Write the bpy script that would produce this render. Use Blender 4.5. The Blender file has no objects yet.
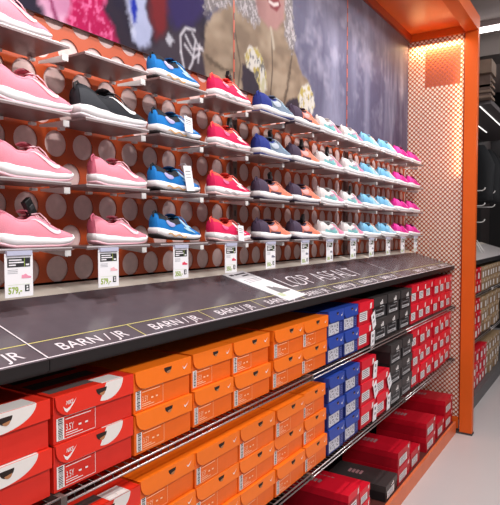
import bpy, bmesh, math, random
import numpy as np
from mathutils import Vector, Matrix
random.seed(7)
PI = math.pi
scene = bpy.context.scene
COL = scene.collection

# ------------------------------------------------------------------ materials
MATS = {}
def srgb(r, g, b):
    f = lambda c: (c / 255 / 12.92) if c / 255 <= 0.04045 else ((c / 255 + 0.055) / 1.055) ** 2.4
    return (f(r), f(g), f(b), 1.0)

def mat(name, rgb, rough=0.5, metal=0.0, spec=0.5, noise=0.0, nscale=40.0, bump=0.0, bscale=200.0, emit=0.0, coat=0.0):
    if name in MATS:
        return MATS[name]
    m = bpy.data.materials.new(name); m.use_nodes = True
    nt = m.node_tree; b = nt.nodes['Principled BSDF']
    b.inputs['Base Color'].default_value = srgb(*rgb)
    b.inputs['Roughness'].default_value = rough
    b.inputs['Metallic'].default_value = metal
    b.inputs['Specular IOR Level'].default_value = spec
    b.inputs['Coat Weight'].default_value = coat
    if emit:
        b.inputs['Emission Color'].default_value = srgb(*rgb)
        b.inputs['Emission Strength'].default_value = emit
    tc = nt.nodes.new('ShaderNodeTexCoord')
    if noise:
        n = nt.nodes.new('ShaderNodeTexNoise'); n.inputs['Scale'].default_value = nscale; n.inputs['Detail'].default_value = 4
        nt.links.new(tc.outputs['Object'], n.inputs['Vector'])
        r = nt.nodes.new('ShaderNodeValToRGB')
        c = srgb(*rgb)
        r.color_ramp.elements[0].position = 0.3; r.color_ramp.elements[1].position = 0.7
        r.color_ramp.elements[0].color = tuple(max(0, x * (1 - noise)) for x in c[:3]) + (1,)
        r.color_ramp.elements[1].color = tuple(min(1, x * (1 + noise)) for x in c[:3]) + (1,)
        nt.links.new(n.outputs['Fac'], r.inputs['Fac']); nt.links.new(r.outputs['Color'], b.inputs['Base Color'])
    if bump:
        n2 = nt.nodes.new('ShaderNodeTexNoise'); n2.inputs['Scale'].default_value = bscale
        nt.links.new(tc.outputs['Object'], n2.inputs['Vector'])
        bp = nt.nodes.new('ShaderNodeBump'); bp.inputs['Strength'].default_value = bump; bp.inputs['Distance'].default_value = 0.002
        nt.links.new(n2.outputs['Fac'], bp.inputs['Height']); nt.links.new(bp.outputs['Normal'], b.inputs['Normal'])
    MATS[name] = m
    return m

def vcol_mat(name, attr, rough=0.45):
    m = bpy.data.materials.new(name); m.use_nodes = True
    nt = m.node_tree; b = nt.nodes['Principled BSDF']
    a = nt.nodes.new('ShaderNodeAttribute'); a.attribute_name = attr
    nt.links.new(a.outputs['Color'], b.inputs['Base Color'])
    b.inputs['Roughness'].default_value = rough
    b.inputs['Specular IOR Level'].default_value = 0.12
    return m

M_ORANGE_PANEL = mat('orange_panel_paint', (184, 74, 27), 0.42, noise=0.04, nscale=9)
M_BACKING = mat('hole_backing', (228, 198, 194), 0.6, noise=0.06, nscale=60)
M_FRAME = mat('orange_frame_paint', (216, 94, 30), 0.38, noise=0.03, nscale=5, spec=0.25)
M_SOFFIT = mat('orange_soffit', (230, 108, 44), 0.28, noise=0.03, nscale=4)
M_TRIM = mat('dark_orange_trim', (150, 52, 22), 0.4)
M_MESH = mat('orange_perforated_sheet', (168, 80, 42), 0.5)
M_PALE = mat('pale_light_standin', (255, 246, 236), 0.55)
M_SCREEN_SHADE = mat('screen_shade_red', (176, 92, 82), 0.5)
M_STEEL = mat('shelf_steel', (128, 110, 110), 0.34, metal=0.35, noise=0.05, nscale=12)
M_EDGE = mat('shelf_edge', (215, 208, 210), 0.3, metal=0.3)
M_WHITE = mat('white_bracket_paint', (236, 234, 232), 0.4)
M_UPR = mat('grey_upright_steel', (128, 104, 98), 0.45, metal=0.4)
M_BLACK = mat('black_plastic', (22, 21, 22), 0.4)
M_DECK = mat('anthracite_deck_laminate', (92, 83, 90), 0.24, noise=0.05, nscale=20, spec=0.55)
M_DECKE = mat('deck_fascia', (27, 20, 21), 0.45)
M_LEDGE = mat('cream_ledge', (236, 226, 212), 0.45, noise=0.03, nscale=15)
M_YEL = mat('yellow_line', (214, 204, 120), 0.5)
M_WLINE = mat('white_line', (226, 218, 224), 0.5)
M_CHROME = mat('chrome_wire', (196, 190, 190), 0.3, metal=0.8)
M_CHROMED = mat('dull_wire', (74, 66, 64), 0.4, metal=0.8)
M_UNDER = mat('dark_backboard', (70, 38, 34), 0.6, noise=0.1, nscale=6)
M_BASE = mat('orange_base_board', (222, 112, 66), 0.4, noise=0.06, nscale=8)
M_BASETOP = mat('base_shelf_top', (92, 44, 38), 0.5)
M_PAPER = mat('tag_paper', (242, 240, 244), 0.55)
M_GREEN = mat('price_green', (150, 176, 60), 0.6)
M_GREYINK = mat('grey_ink', (160, 160, 168), 0.6)
M_INK = mat('black_ink', (40, 38, 42), 0.6)
M_CLIP = mat('tag_clip', (188, 190, 214), 0.25)
M_RUBBER = mat('hook_white', (232, 230, 228), 0.35)

# ------------------------------------------------------------------ mesh builder
class MB:
    def __init__(s): s.v = []; s.f = []; s.m = []; s.mats = []; s.smooth = []
    def mi(s, m):
        if m not in s.mats: s.mats.append(m)
        return s.mats.index(m)
    def add(s, vs, fs, m, smooth=False):
        o = len(s.v); i = s.mi(m)
        s.v += [tuple(v) for v in vs]
        for f in fs:
            s.f.append(tuple(o + k for k in f)); s.m.append(i); s.smooth.append(smooth)
        return s
    def box(s, x0, x1, y0, y1, z0, z1, m):
        vs = [(x, y, z) for z in (z0, z1) for y in (y0, y1) for x in (x0, x1)]
        return s.add(vs, [(0, 2, 3, 1), (4, 5, 7, 6), (0, 1, 5, 4), (2, 6, 7, 3), (0, 4, 6, 2), (1, 3, 7, 5)], m)
    def prism(s, pts, axis, a0, a1, m):
        """pts: 2D polygon; extruded along axis ('x','y','z') from a0 to a1"""
        def P(p, a):
            return {'x': (a, p[0], p[1]), 'y': (p[0], a, p[1]), 'z': (p[0], p[1], a)}[axis]
        n = len(pts)
        vs = [P(p, a0) for p in pts] + [P(p, a1) for p in pts]
        fs = [tuple(range(n)), tuple(range(2 * n - 1, n - 1, -1))] + [(i, i + n, (i + 1) % n + n, (i + 1) % n) for i in range(n)]
        return s.add(vs, fs, m)
    def tube(s, path, r, m, n=6, closed=False):
        path = [Vector(p) for p in path]; N = len(path); vs = []; fs = []
        up = None
        for i, p in enumerate(path):
            a = path[(i - 1) % N] if (closed or i > 0) else p
            b = path[(i + 1) % N] if (closed or i < N - 1) else p
            d = (b - a)
            d = d.normalized() if d.length > 1e-9 else Vector((0, 0, 1))
            if up is None:
                up = Vector((0, 0, 1)) if abs(d.z) < 0.9 else Vector((0, 1, 0))
            x = d.cross(up)
            x = x.normalized() if x.length > 1e-6 else d.orthogonal().normalized()
            y = x.cross(d); up = y
            rr = r[i] if isinstance(r, (list, tuple)) else r
            for k in range(n):
                t = 2 * PI * k / n
                vs.append(p + x * (rr * math.cos(t)) + y * (rr * math.sin(t)))
        R = N if closed else N - 1
        for i in range(R):
            for k in range(n):
                a = i * n + k; b = i * n + (k + 1) % n; j = ((i + 1) % N) * n
                fs.append((a, b, j + (k + 1) % n, j + k))
        if not closed:
            fs.append(tuple(range(n))[::-1]); fs.append(tuple((N - 1) * n + k for k in range(n)))
        return s.add(vs, fs, m, True)
    def grid(s, rows, m, smooth=True, flip=False):
        h = len(rows); w = len(rows[0]); vs = [p for r in rows for p in r]; fs = []
        for i in range(h - 1):
            for j in range(w - 1):
                q = (i * w + j, i * w + j + 1, (i + 1) * w + j + 1, (i + 1) * w + j)
                fs.append(q[::-1] if flip else q)
        return s.add(vs, fs, m, smooth)
    def loft(s, rings, m, caps=True, smooth=True):
        n = len(rings[0]); vs = [p for r in rings for p in r]; fs = []
        for i in range(len(rings) - 1):
            for k in range(n):
                fs.append((i * n + k, i * n + (k + 1) % n, (i + 1) * n + (k + 1) % n, (i + 1) * n + k))
        if caps:
            fs.append(tuple(range(n))[::-1]); fs.append(tuple((len(rings) - 1) * n + k for k in range(n)))
        return s.add(vs, fs, m, smooth)
    def xform(s, M):
        s.v = [tuple(M @ Vector(v)) for v in s.v]; return s
    def build(s, name, parent=None, loc=None, recalc=False, bevel=0.0, merge=False):
        me = bpy.data.meshes.new(name)
        me.from_pydata(s.v, [], s.f)
        for m in s.mats: me.materials.append(m)
        me.polygons.foreach_set('material_index', s.m)
        me.polygons.foreach_set('use_smooth', s.smooth)
        if recalc or merge:
            bm = bmesh.new(); bm.from_mesh(me)
            if merge: bmesh.ops.remove_doubles(bm, verts=bm.verts, dist=1e-5)
            bmesh.ops.recalc_face_normals(bm, faces=bm.faces)
            bm.to_mesh(me); bm.free()
        o = bpy.data.objects.new(name, me); COL.objects.link(o)
        if parent: o.parent = parent
        if loc: o.location = loc
        if bevel:
            md = o.modifiers.new('edge', 'BEVEL'); md.width = bevel; md.segments = 2; md.limit_method = 'ANGLE'
        return o

def tag(o, label, cat, group=None):
    o['label'] = label; o['category'] = cat
    if group: o['group'] = group
    return o
def thing(name, label, cat, loc=(0, 0, 0), rz=0.0, group=None):
    o = bpy.data.objects.new(name, None); COL.objects.link(o)
    o.empty_display_size = 0.05
    o.location = loc; o.rotation_euler = (0, 0, rz)
    return tag(o, label, cat, group)
def structure(o):
    o['kind'] = 'structure'; return o
KIDS = {}
def kids(o): return [c for c in bpy.data.objects if c.parent == o]
def dup(o, loc, rz, label, group, rot=None):
    r = o.copy(); COL.objects.link(r); r.location = loc; r.rotation_euler = rot if rot else (0, 0, rz)
    r['label'] = label
    if group: r['group'] = group
    if o.name not in KIDS: KIDS[o.name] = [(c, kids(c)) for c in kids(o)]
    for c, gs in KIDS[o.name]:
        k = c.copy(); COL.objects.link(k); k.parent = r
        for g in gs:
            q = g.copy(); COL.objects.link(q); q.parent = k
    return r

def text_verts(body, size, align='LEFT', shear=0.0, spacing=1.0, bold=0.0):
    """flat lettering as plain geometry: list of verts (x,y) and faces"""
    cu = bpy.data.curves.new('lettering', 'FONT'); cu.body = body; cu.size = size; cu.align_x = align
    cu.shear = shear; cu.space_character = spacing; cu.offset = bold; cu.resolution_u = 3
    ob = bpy.data.objects.new('lettering', cu); COL.objects.link(ob)
    dg = bpy.context.evaluated_depsgraph_get(); dg.update()
    me = ob.evaluated_get(dg).to_mesh()
    vs = [(v.co.x, v.co.y) for v in me.vertices]; fs = [tuple(p.vertices) for p in me.polygons]
    ob.evaluated_get(dg).to_mesh_clear()
    bpy.data.objects.remove(ob); bpy.data.curves.remove(cu)
    return vs, fs
def add_text(mb, body, size, place, m, width=None, **kw):
    vs, fs = text_verts(body, size, **kw)
    if not vs: return
    sx = 1.0
    if width:
        w = max(v[0] for v in vs) - min(v[0] for v in vs); sx = width / w
    mb.add([place(v[0] * sx, v[1]) for v in vs], fs, m)

# ------------------------------------------------------------------ layout numbers (metres; camera eye over x=0, y=0)
EYE = 1.545
WALL = 1.375
SH_FRONT = 1.20
ROWZ = [2.022, 1.847, 1.667, 1.497]
BAYX = [-0.42, 0.78, 1.98, 3.18, 4.38]
PX = 4.385                                     # perforated end panel
DK = dict(yf=0.997, zf=1.269, yb=1.303, zb=1.362)
WIRE1, WIRE2 = 0.967, 0.568
COLX = [0.742 + 0.2965 * k for k in range(12)]  # the shelf plates
ORD = ['first', 'second', 'third', 'fourth', 'fifth', 'sixth', 'seventh', 'eighth', 'ninth', 'tenth', 'eleventh', 'twelfth']
ROWN = ['top', 'second', 'third', 'bottom']

# ------------------------------------------------------------------ setting
def floor_mat():
    m = mat('pale_vinyl_floor', (204, 200, 201), 0.32, noise=0.03, nscale=1.5)
    return m
structure(MB().box(-6, 9.5, -5, 3.5, -0.05, 0.0, floor_mat()).build('floor'))
structure(MB().box(-6, 9.5, -5, 3.5, 3.65, 3.7, mat('ceiling_grey', (176, 160, 156), 0.7, noise=0.05, nscale=2)).build('ceiling'))
structure(MB().box(-6, 9.5, 1.62, 1.68, 0.0, 3.65, mat('wall_dark', (60, 52, 52), 0.8)).build('wall_left'))
structure(MB().box(9.4, 9.5, -5, 1.62, 0.0, 3.65, mat('wall_far_dark', (34, 32, 34), 0.8)).build('wall_back'))

# ------------------------------------------------------------------ perforated display panels (holes are real)
HX0, HZ0, HP, HR = 0.077, 1.611, 0.1, 0.0385
def perforated(x0, x1, z0, z1):
    bm = bmesh.new()
    rowh = 0.0919; zs_ = rowh / (HP * math.sqrt(3) / 2)
    n = 24
    hexr = HP / math.sqrt(3)
    j0 = int(math.floor((z0 - HZ0) / rowh)) - 1; j1 = int(math.ceil((z1 - HZ0) / rowh)) + 1
    for j in range(j0, j1 + 1):
        off = HX0 + (0.05 if j % 2 else 0.0)
        i0 = int(math.floor((x0 - off) / HP)) - 1; i1 = int(math.ceil((x1 - off) / HP)) + 1
        for i in range(i0, i1 + 1):
            cx, cz = off + i * HP, HZ0 + j * rowh
            inn = []; out = []
            for k in range(n):
                a = 2 * PI * k / n + PI / 6
                inn.append(bm.verts.new((cx + HR * math.cos(a), 0, cz + HR * math.sin(a))))
                seg = (2 * PI * k / n) % (PI / 3) - PI / 6
                rr = hexr * math.cos(PI / 6) / math.cos(seg)
                a2 = 2 * PI * k / n + PI / 6
                out.append(bm.verts.new((cx + rr * math.cos(a2 + 0), 0, cz + zs_ * rr * math.sin(a2 + 0))))
            for k in range(n):
                k2 = (k + 1) % n
                bm.faces.new((inn[k], inn[k2], out[k2], out[k]))
    bmesh.ops.remove_doubles(bm, verts=bm.verts, dist=2e-4)
    for co, no in (((x0, 0, 0), (-1, 0, 0)), ((x1, 0, 0), (1, 0, 0)), ((0, 0, z0), (0, 0, -1)), ((0, 0, z1), (0, 0, 1))):
        bmesh.ops.bisect_plane(bm, geom=bm.verts[:] + bm.edges[:] + bm.faces[:], plane_co=co, plane_no=no, clear_outer=True)
    bmesh.ops.recalc_face_normals(bm, faces=bm.faces)
    me = bpy.data.meshes.new('orange_sheet'); bm.to_mesh(me); bm.free()
    me.materials.append(M_ORANGE_PANEL)
    o = bpy.data.objects.new('orange_sheet', me); COL.objects.link(o)
    md = o.modifiers.new('thickness', 'SOLIDIFY'); md.thickness = 0.003; md.offset = 0
    return o

bay_words = ['at the near end of the wall', 'behind the pink and blue shoes', 'behind the red, coral and teal shoes', 'beside the perforated end screen']
for b in range(4):
    x0, x1 = BAYX[b], BAYX[b + 1]
    t = thing('perforated_board', 'orange wall board with round holes ' + bay_words[b], 'wall board', ((x0 + x1) / 2, WALL, 1.39), group='orange perforated wall boards')
    o = perforated(x0 + 0.004, x1 - 0.004, 1.39, 2.30)
    o.parent = t; o.location = (-(x0 + x1) / 2, 0.0, -1.39)
    bk = MB().box(x0 + 0.004 - (x0 + x1) / 2, x1 - 0.004 - (x0 + x1) / 2, 0.0035, 0.014, 0.0, 0.91, M_BACKING).build('backing_board', t)
    bk['label'] = 'greyish pink board seen through the holes'

for b in range(1, 4):
    x = BAYX[b]
    w = ['left of the pink shoes', 'between red and coral shoes', 'among the pale teal shoes'][b - 1]
    mb = MB().box(x - 0.016, x + 0.016, WALL - 0.018, WALL - 0.0045, 1.39, 2.148, M_UPR)
    for k in range(12):
        z = 1.42 + k * 0.06
        mb.box(x - 0.004, x + 0.004, WALL - 0.0188, WALL - 0.0179, z, z + 0.025, M_BLACK)
    mb.box(x - 0.0055, x + 0.0055, WALL - 0.014, WALL - 0.0045, 2.148, 2.99, mat('upright_orange', (176, 74, 48), 0.5))
    for k in range(10):
        z = 2.18 + k * 0.082
        mb.box(x - 0.003, x + 0.003, WALL - 0.0148, WALL - 0.0139, z, z + 0.03, M_BLACK)
    tag(mb.build('slotted_upright'), 'narrow slotted steel upright at the panel joint ' + w, 'upright', 'slotted uprights at the panel joints')

# ------------------------------------------------------------------ mural boards (a printed picture)
rs = np.random.RandomState(3)
NZ = rs.rand(8, 256, 256)
def vnoise(x, y, k=0):
    xi = np.floor(x).astype(int); yi = np.floor(y).astype(int); fx = x - xi; fy = y - yi
    fx = fx * fx * (3 - 2 * fx); fy = fy * fy * (3 - 2 * fy)
    g = lambda a, b: NZ[k, a % 256, b % 256]
    return (g(xi, yi) * (1 - fx) + g(xi + 1, yi) * fx) * (1 - fy) + (g(xi, yi + 1) * (1 - fx) + g(xi + 1, yi + 1) * fx) * fy
def fbm(x, y, k=0):
    return 0.5 * vnoise(x, y, k) + 0.3 * vnoise(x * 2.1, y * 2.1, k + 1) + 0.2 * vnoise(x * 4.3, y * 4.3, k + 2)
def polymask(X, Z, P, soft):
    """soft inside mask of a polygon"""
    inside = np.zeros(X.shape, bool); dist = np.full(X.shape, 1e9)
    n = len(P)
    for i in range(n):
        x1, z1 = P[i]; x2, z2 = P[(i + 1) % n]
        c = ((z1 > Z) != (z2 > Z)) & (X < (x2 - x1) * (Z - z1) / (z2 - z1 + 1e-12) + x1)
        inside ^= c
        dx, dz = x2 - x1, z2 - z1
        t = np.clip(((X - x1) * dx + (Z - z1) * dz) / (dx * dx + dz * dz + 1e-12), 0, 1)
        dist = np.minimum(dist, np.hypot(X - x1 - t * dx, Z - z1 - t * dz))
    sd = np.where(inside, dist, -dist)
    return np.clip(0.5 + sd / (2 * soft), 0, 1)
def linemask(X, Z, P, w, soft):
    d = np.full(X.shape, 1e9)
    for (x1, z1), (x2, z2) in zip(P[:-1], P[1:]):
        dx, dz = x2 - x1, z2 - z1
        t = np.clip(((X - x1) * dx + (Z - z1) * dz) / (dx * dx + dz * dz + 1e-12), 0, 1)
        d = np.minimum(d, np.hypot(X - x1 - t * dx, Z - z1 - t * dz))
    return np.clip(0.5 + (w - d) / (2 * soft), 0, 1)
def lin(c): return np.array(srgb(*c)[:3])
def mural(X, Z):
    n1 = fbm(X * 9, Z * 9, 0); n2 = fbm(X * 30, Z * 30, 1); streak = fbm(X * 14, Z * 2.2, 2); s2 = fbm(X * 45, Z * 9, 3)
    jx = X + (n2 - .5) * 0.03; jz = Z + (fbm(X * 26, Z * 26, 4) - .5) * 0.03
    C = np.zeros(X.shape + (3,))
    def put(m, c):
        nonlocal C
        c = np.asarray(c)
        C = C * (1 - m[..., None]) + c * m[..., None]
    # blurred wood behind
    put(np.ones_like(X), lin((120, 118, 142)))
    put(np.clip((vnoise(X * 10, Z * 2.0, 2) - .3) * 1.8, 0, 1) * .8, lin((168, 168, 190)))
    put(np.clip((s2 - .5) * 1.6, 0, 1) * .4, lin((96, 92, 118)))
    put(np.clip((n1 - .5) * 3, 0, 1) * .6, lin((186, 182, 200)))
    put(np.clip((X - 3.15) / .9, 0, 1) * np.clip((streak - .25) * 2.2, 0, .75), lin((92, 82, 112)))
    put(np.clip((X - 3.4) / .8, 0, 1) * np.clip((Z - 2.6) / .35, 0, 1) * .8, lin((96, 66, 66)))
    put(np.clip((Z - 2.5) / .5, 0, 1) * np.clip((X - 2.5) / .4, 0, 1) * .25, lin((190, 176, 180)))
    # left: dark clothing
    put(np.clip((1.80 - jx) / .05 + .5, 0, 1), lin((66, 56, 72)))
    put(np.clip((1.80 - jx) / .05 + .5, 0, 1) * np.clip((n1 - .4) * 2, 0, .6), lin((48, 46, 74)))
    far = np.clip((0.98 - jx) / .1 + .5, 0, 1); put(far, lin((58, 54, 76)))
    L = dict(
      lilac=[(.993,2.204),(1.012,2.184),(1.05,2.135),(1.098,2.092),(1.135,2.149),(1.166,2.206),(1.19,2.3),(1.2,2.6),(1.0,2.6)],
      mag=[(1.15,2.4),(1.129,2.194),(1.113,2.143),(1.165,2.128),(1.244,2.132),(1.32,2.14),(1.30,2.184),(1.26,2.232),(1.26,2.4)],
      boot=[(1.349,2.6),(1.357,2.261),(1.375,2.214),(1.388,2.172),(1.422,2.161),(1.471,2.181),(1.477,2.238),(1.452,2.292),(1.44,2.6)],
      red=[(1.463,2.6),(1.472,2.271),(1.497,2.216),(1.539,2.235),(1.566,2.321),(1.578,2.6)],
      purple=[(1.578,2.7),(1.566,2.328),(1.588,2.277),(1.644,2.287),(1.722,2.332),(1.786,2.406),(1.786,2.7)],
      greyd=[(1.30,2.10),(1.45,2.165),(1.588,2.27),(1.792,2.33),(1.80,2.1)],
      jacket=[(1.779,2.334),(1.845,2.409),(1.972,2.532),(2.0,2.75),(2.425,2.75),(2.498,2.464),(2.584,2.35),(2.698,2.303),(2.60,2.229),(2.438,2.12),(2.45,2.0),(1.80,2.0),(1.772,2.224)],
      furL=[(1.74,2.8),(1.767,2.469),(1.779,2.388),(1.859,2.429),(1.972,2.483),(2.064,2.47),(2.144,2.451),(2.19,2.488),(2.128,2.8)],
      furR=[(2.36,2.8),(2.416,2.58),(2.417,2.494),(2.488,2.416),(2.525,2.494),(2.50,2.609),(2.47,2.8)],
      face=[(2.12,2.8),(2.136,2.597),(2.178,2.506),(2.266,2.478),(2.339,2.491),(2.406,2.558),(2.425,2.8)],
      mouth=[(2.24,2.61),(2.283,2.576),(2.339,2.575),(2.377,2.615),(2.35,2.645)],
      mitt1=[(2.063,2.307),(2.095,2.346),(2.161,2.359),(2.213,2.318),(2.248,2.254),(2.248,2.19),(2.204,2.154),(2.178,2.193),(2.128,2.244),(2.079,2.25)],
      cuff1=[(2.045,2.26),(2.128,2.244),(2.178,2.193),(2.178,2.113),(2.045,2.098)],
      mitt2=[(2.553,2.222),(2.596,2.282),(2.675,2.309),(2.734,2.269),(2.746,2.207),(2.7,2.11),(2.608,2.111)],
      cuff2=[(2.369,2.08),(2.438,2.17),(2.563,2.224),(2.619,2.153),(2.606,2.08)])
    pm = lambda k, s, j=True: polymask(jx if j else X, jz if j else Z, L[k], s)
    put(pm('lilac', .012), lin((206, 150, 182)))
    put(pm('lilac', .012) * np.clip((n1 - .42) * 5, 0, .8), lin((226, 186, 210)))
    put(linemask(jx, jz, [(1.0, 2.36), (1.06, 2.2), (1.09, 2.1)], .007, .006), lin((150, 60, 110)))
    put(pm('mag', .012), lin((190, 36, 104)))
    put(pm('mag', .012) * np.clip((fbm(X * 70, Z * 70, 3) - .5) * 6, 0, .9), lin((232, 130, 176)))
    put(pm('boot', .01), lin((186, 192, 220)))
    put(pm('boot', .01) * np.clip((n1 - .45) * 5, 0, .8), lin((216, 218, 236)))
    put(polymask(jx, jz, [(1.368,2.30),(1.395,2.32),(1.405,2.26),(1.385,2.225)], .008), lin((44, 66, 178)))
    put(pm('red', .02), lin((136, 50, 58)))
    put(pm('purple', .02), lin((70, 56, 112)))
    put(pm('greyd', .02), lin((86, 76, 88)))
    put(pm('greyd', .02) * np.clip((n1 - .5) * 4, 0, .7), lin((62, 54, 62)))
    # laces on the dark boot
    W = lin((226, 224, 232))
    for P in ([(1.632,2.203),(1.63,2.262),(1.66,2.298),(1.716,2.306)], [(1.632,2.203),(1.652,2.141)], [(1.66,2.27),(1.70,2.23),(1.76,2.25)], [(1.655,2.235),(1.71,2.20),(1.745,2.225)],
              [(1.70,2.29),(1.735,2.255),(1.77,2.24)], [(1.72,2.27),(1.70,2.18),(1.68,2.15)], [(1.745,2.26),(1.735,2.19)]):
        put(linemask(X, Z, P, .0045, .005) * np.clip(.35 + n2, 0, .9), W)
    put(polymask(jx, jz, [(1.549,2.231),(1.571,2.258),(1.593,2.236),(1.576,2.205)], .006), lin((196, 196, 206)))
    # jacket
    put(pm('jacket', .01), lin((172, 154, 136)))
    fold = .6 * vnoise(X * 9 + 4 * Z, Z * 15 - 3 * X, 5) + .4 * vnoise(X * 22 + 9 * Z, Z * 30 - 8 * X, 6)
    jm = pm('jacket', .01)
    put(jm * np.clip((fold - .5) * 2.2, 0, .55), lin((134, 117, 104)))
    put(jm * np.clip((.5 - fold) * 2.2, 0, .55), lin((198, 182, 164)))
    put(linemask(X, Z, [(2.29,2.47),(2.30,2.30),(2.27,2.09)], .004, .004) * jm, lin((100, 84, 76)))
    put(linemask(X, Z, [(2.0,2.1),(2.03,2.25),(1.98,2.4)], .004, .006) * jm, lin((104, 90, 80)))
    put(linemask(jx, jz, [(2.50,2.44),(2.46,2.3),(2.40,2.14)], .006, .01) * jm, lin((96, 82, 74)))
    put(linemask(jx, jz, [(1.79,2.22),(1.88,2.2),(1.96,2.22)], .005, .008) * jm, lin((106, 92, 80)))
    for k in ('furL', 'furR'):
        fj = polymask(X + (fbm(X * 60, Z * 60, 2) - .5) * .05, Z + (fbm(X * 60, Z * 60, 5) - .5) * .05, L[k], .012)
        put(fj, lin((150, 144, 146))); put(fj * np.clip((fbm(X * 90 + Z * 40, Z * 60, 1) - .45) * 5, 0, .9), lin((206, 200, 204)))
    put(pm('face', .012, False), lin((188, 150, 148)))
    put(pm('face', .012, False) * np.clip((2.25 - X) * 6, 0, .5), lin((150, 112, 112)))
    put(pm('mouth', .006, False), lin((150, 78, 88)))
    put(linemask(X, Z, [(2.27, 2.60), (2.31, 2.598), (2.35, 2.615)], .008, .004), lin((228, 214, 214)))
    put(linemask(X, Z, [(2.285,2.48),(2.30,2.44),(2.31,2.40)], .010, .006), lin((200, 190, 176)))
    for k in ('cuff1', 'cuff2'): put(pm(k, .008), lin((78, 68, 82)))
    for k in ('mitt1', 'mitt2'):
        m = pm(k, .006); put(m, lin((224, 220, 214)))
        put(m * np.clip((fbm(X * 34, Z * 20, 4) - .5) * 7, 0, .9), lin((196, 178, 96)))
        put(m * np.clip((fbm(X * 40 + 9, Z * 26, 0) - .62) * 9, 0, .8), lin((112, 112, 122)))
    put(linemask(jx, jz, [(2.22,2.22),(2.21,2.13),(2.2,2.09)], .018, .006), lin((204, 198, 170)))
    g = 0.94 + 0.12 * n2
    return np.clip((C * g[..., None]) ** 1.25 * .78, 0, 1)
M_MURAL = vcol_mat('printed_mural', 'print', 0.65)
MUR_Z0, MUR_Z1 = 2.148, 2.992
for b in range(4):
    x0, x1 = BAYX[b] + 0.007, BAYX[b + 1] - 0.007
    if b == 0: x0 = 0.2
    nx = int((x1 - x0) / 0.006); nz = int((MUR_Z1 - MUR_Z0) / 0.0065)
    xs = np.linspace(x0, x1, nx); zs = np.linspace(MUR_Z0, MUR_Z1, nz)
    X, Z = np.meshgrid(xs, zs); C = mural(X, Z)
    yf, yb = WALL - 0.0135, WALL - 0.0045
    V = np.stack([X, np.full_like(X, yf), Z], -1).reshape(-1, 3)
    idx = np.arange(nx * nz).reshape(nz, nx)
    F = np.stack([idx[:-1, :-1], idx[:-1, 1:], idx[1:, 1:], idx[1:, :-1]], -1).reshape(-1, 4)
    nV = len(V)
    back = [(x0, yb, MUR_Z0), (x1, yb, MUR_Z0), (x1, yb, MUR_Z1), (x0, yb, MUR_Z1)]
    c4 = [int(idx[0, 0]), int(idx[0, -1]), int(idx[-1, -1]), int(idx[-1, 0])]
    bk = [nV, nV + 1, nV + 2, nV + 3]
    faces = F.tolist() + [bk[::-1]] + [[c4[1], c4[0], bk[0], bk[1]], [c4[2], c4[1], bk[1], bk[2]], [c4[3], c4[2], bk[2], bk[3]], [c4[0], c4[3], bk[3], bk[0]]]
    me = bpy.data.meshes.new('mural_board'); me.from_pydata(V.tolist() + back, [], faces)
    at = me.color_attributes.new('print', 'FLOAT_COLOR', 'POINT')
    cc = np.ones((nV + 4, 4)); cc[:nV, :3] = C.reshape(-1, 3); cc[nV:, :3] = 0.1
    at.data.foreach_set('color', cc.ravel())
    me.materials.append(M_MURAL)
    o = bpy.data.objects.new('mural_board', me); COL.objects.link(o)
    tag(o, ['mural board of dark blurred clothing at the near end', 'mural board printed with winter boots, mittens and purple clothing', 'mural board printed with a child in a tan winter jacket', 'mural board of blurred grey and violet streaks beside the perforated screen'][b], 'mural', 'printed mural boards above the shelves')

# ------------------------------------------------------------------ shelf plates
def make_plate():
    t = thing('shoe_shelf', '', 'shelf', group='steel shoe shelf plates')
    w = 0.246; d = WALL - 0.02 - SH_FRONT
    mb = MB().box(0, w, 0.0015, d, -0.006, 0.0, M_STEEL); mb.box(0, w, -0.001, 0.0015, -0.008, -0.0022, M_STEEL)
    mb.build('plate', t)
    MB().box(0, w, -0.001, 0.0015, -0.0022, 0.001, M_EDGE).build('front_edge', t)
    b = MB()
    b.prism([(0.045, -0.009), (d, -0.009), (d, -0.016), (0.045, -0.028)], 'x', w + 0.020, w + 0.023, M_WHITE)
    b.box(w + 0.012, w + 0.032, 0.0435, 0.0455, -0.026, -0.009, M_WHITE)
    b.build('bracket', t)
    for k in range(3):
        MB().box(0.03 + 0.1 * k, 0.048 + 0.1 * k, d - 0.012, d, -0.016, -0.008, M_WHITE).build('white_block', t)  # small white blocks under the back edge of the plate
    return t
plate = make_plate()
first = True
for r in range(4):
    for c in range(12):
        lab = '%s grey steel shelf plate from the left in the %s shoe row' % (ORD[c], ROWN[r])
        if r == 0 and c == 1: lab = 'empty grey steel shelf plate in the top row, above the black shoe'
        if first:
            plate.location = (COLX[c], SH_FRONT, ROWZ[r]); plate['label'] = lab; first = False
        else:
            dup(plate, (COLX[c], SH_FRONT, ROWZ[r]), 0, lab, 'steel shoe shelf plates')

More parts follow.
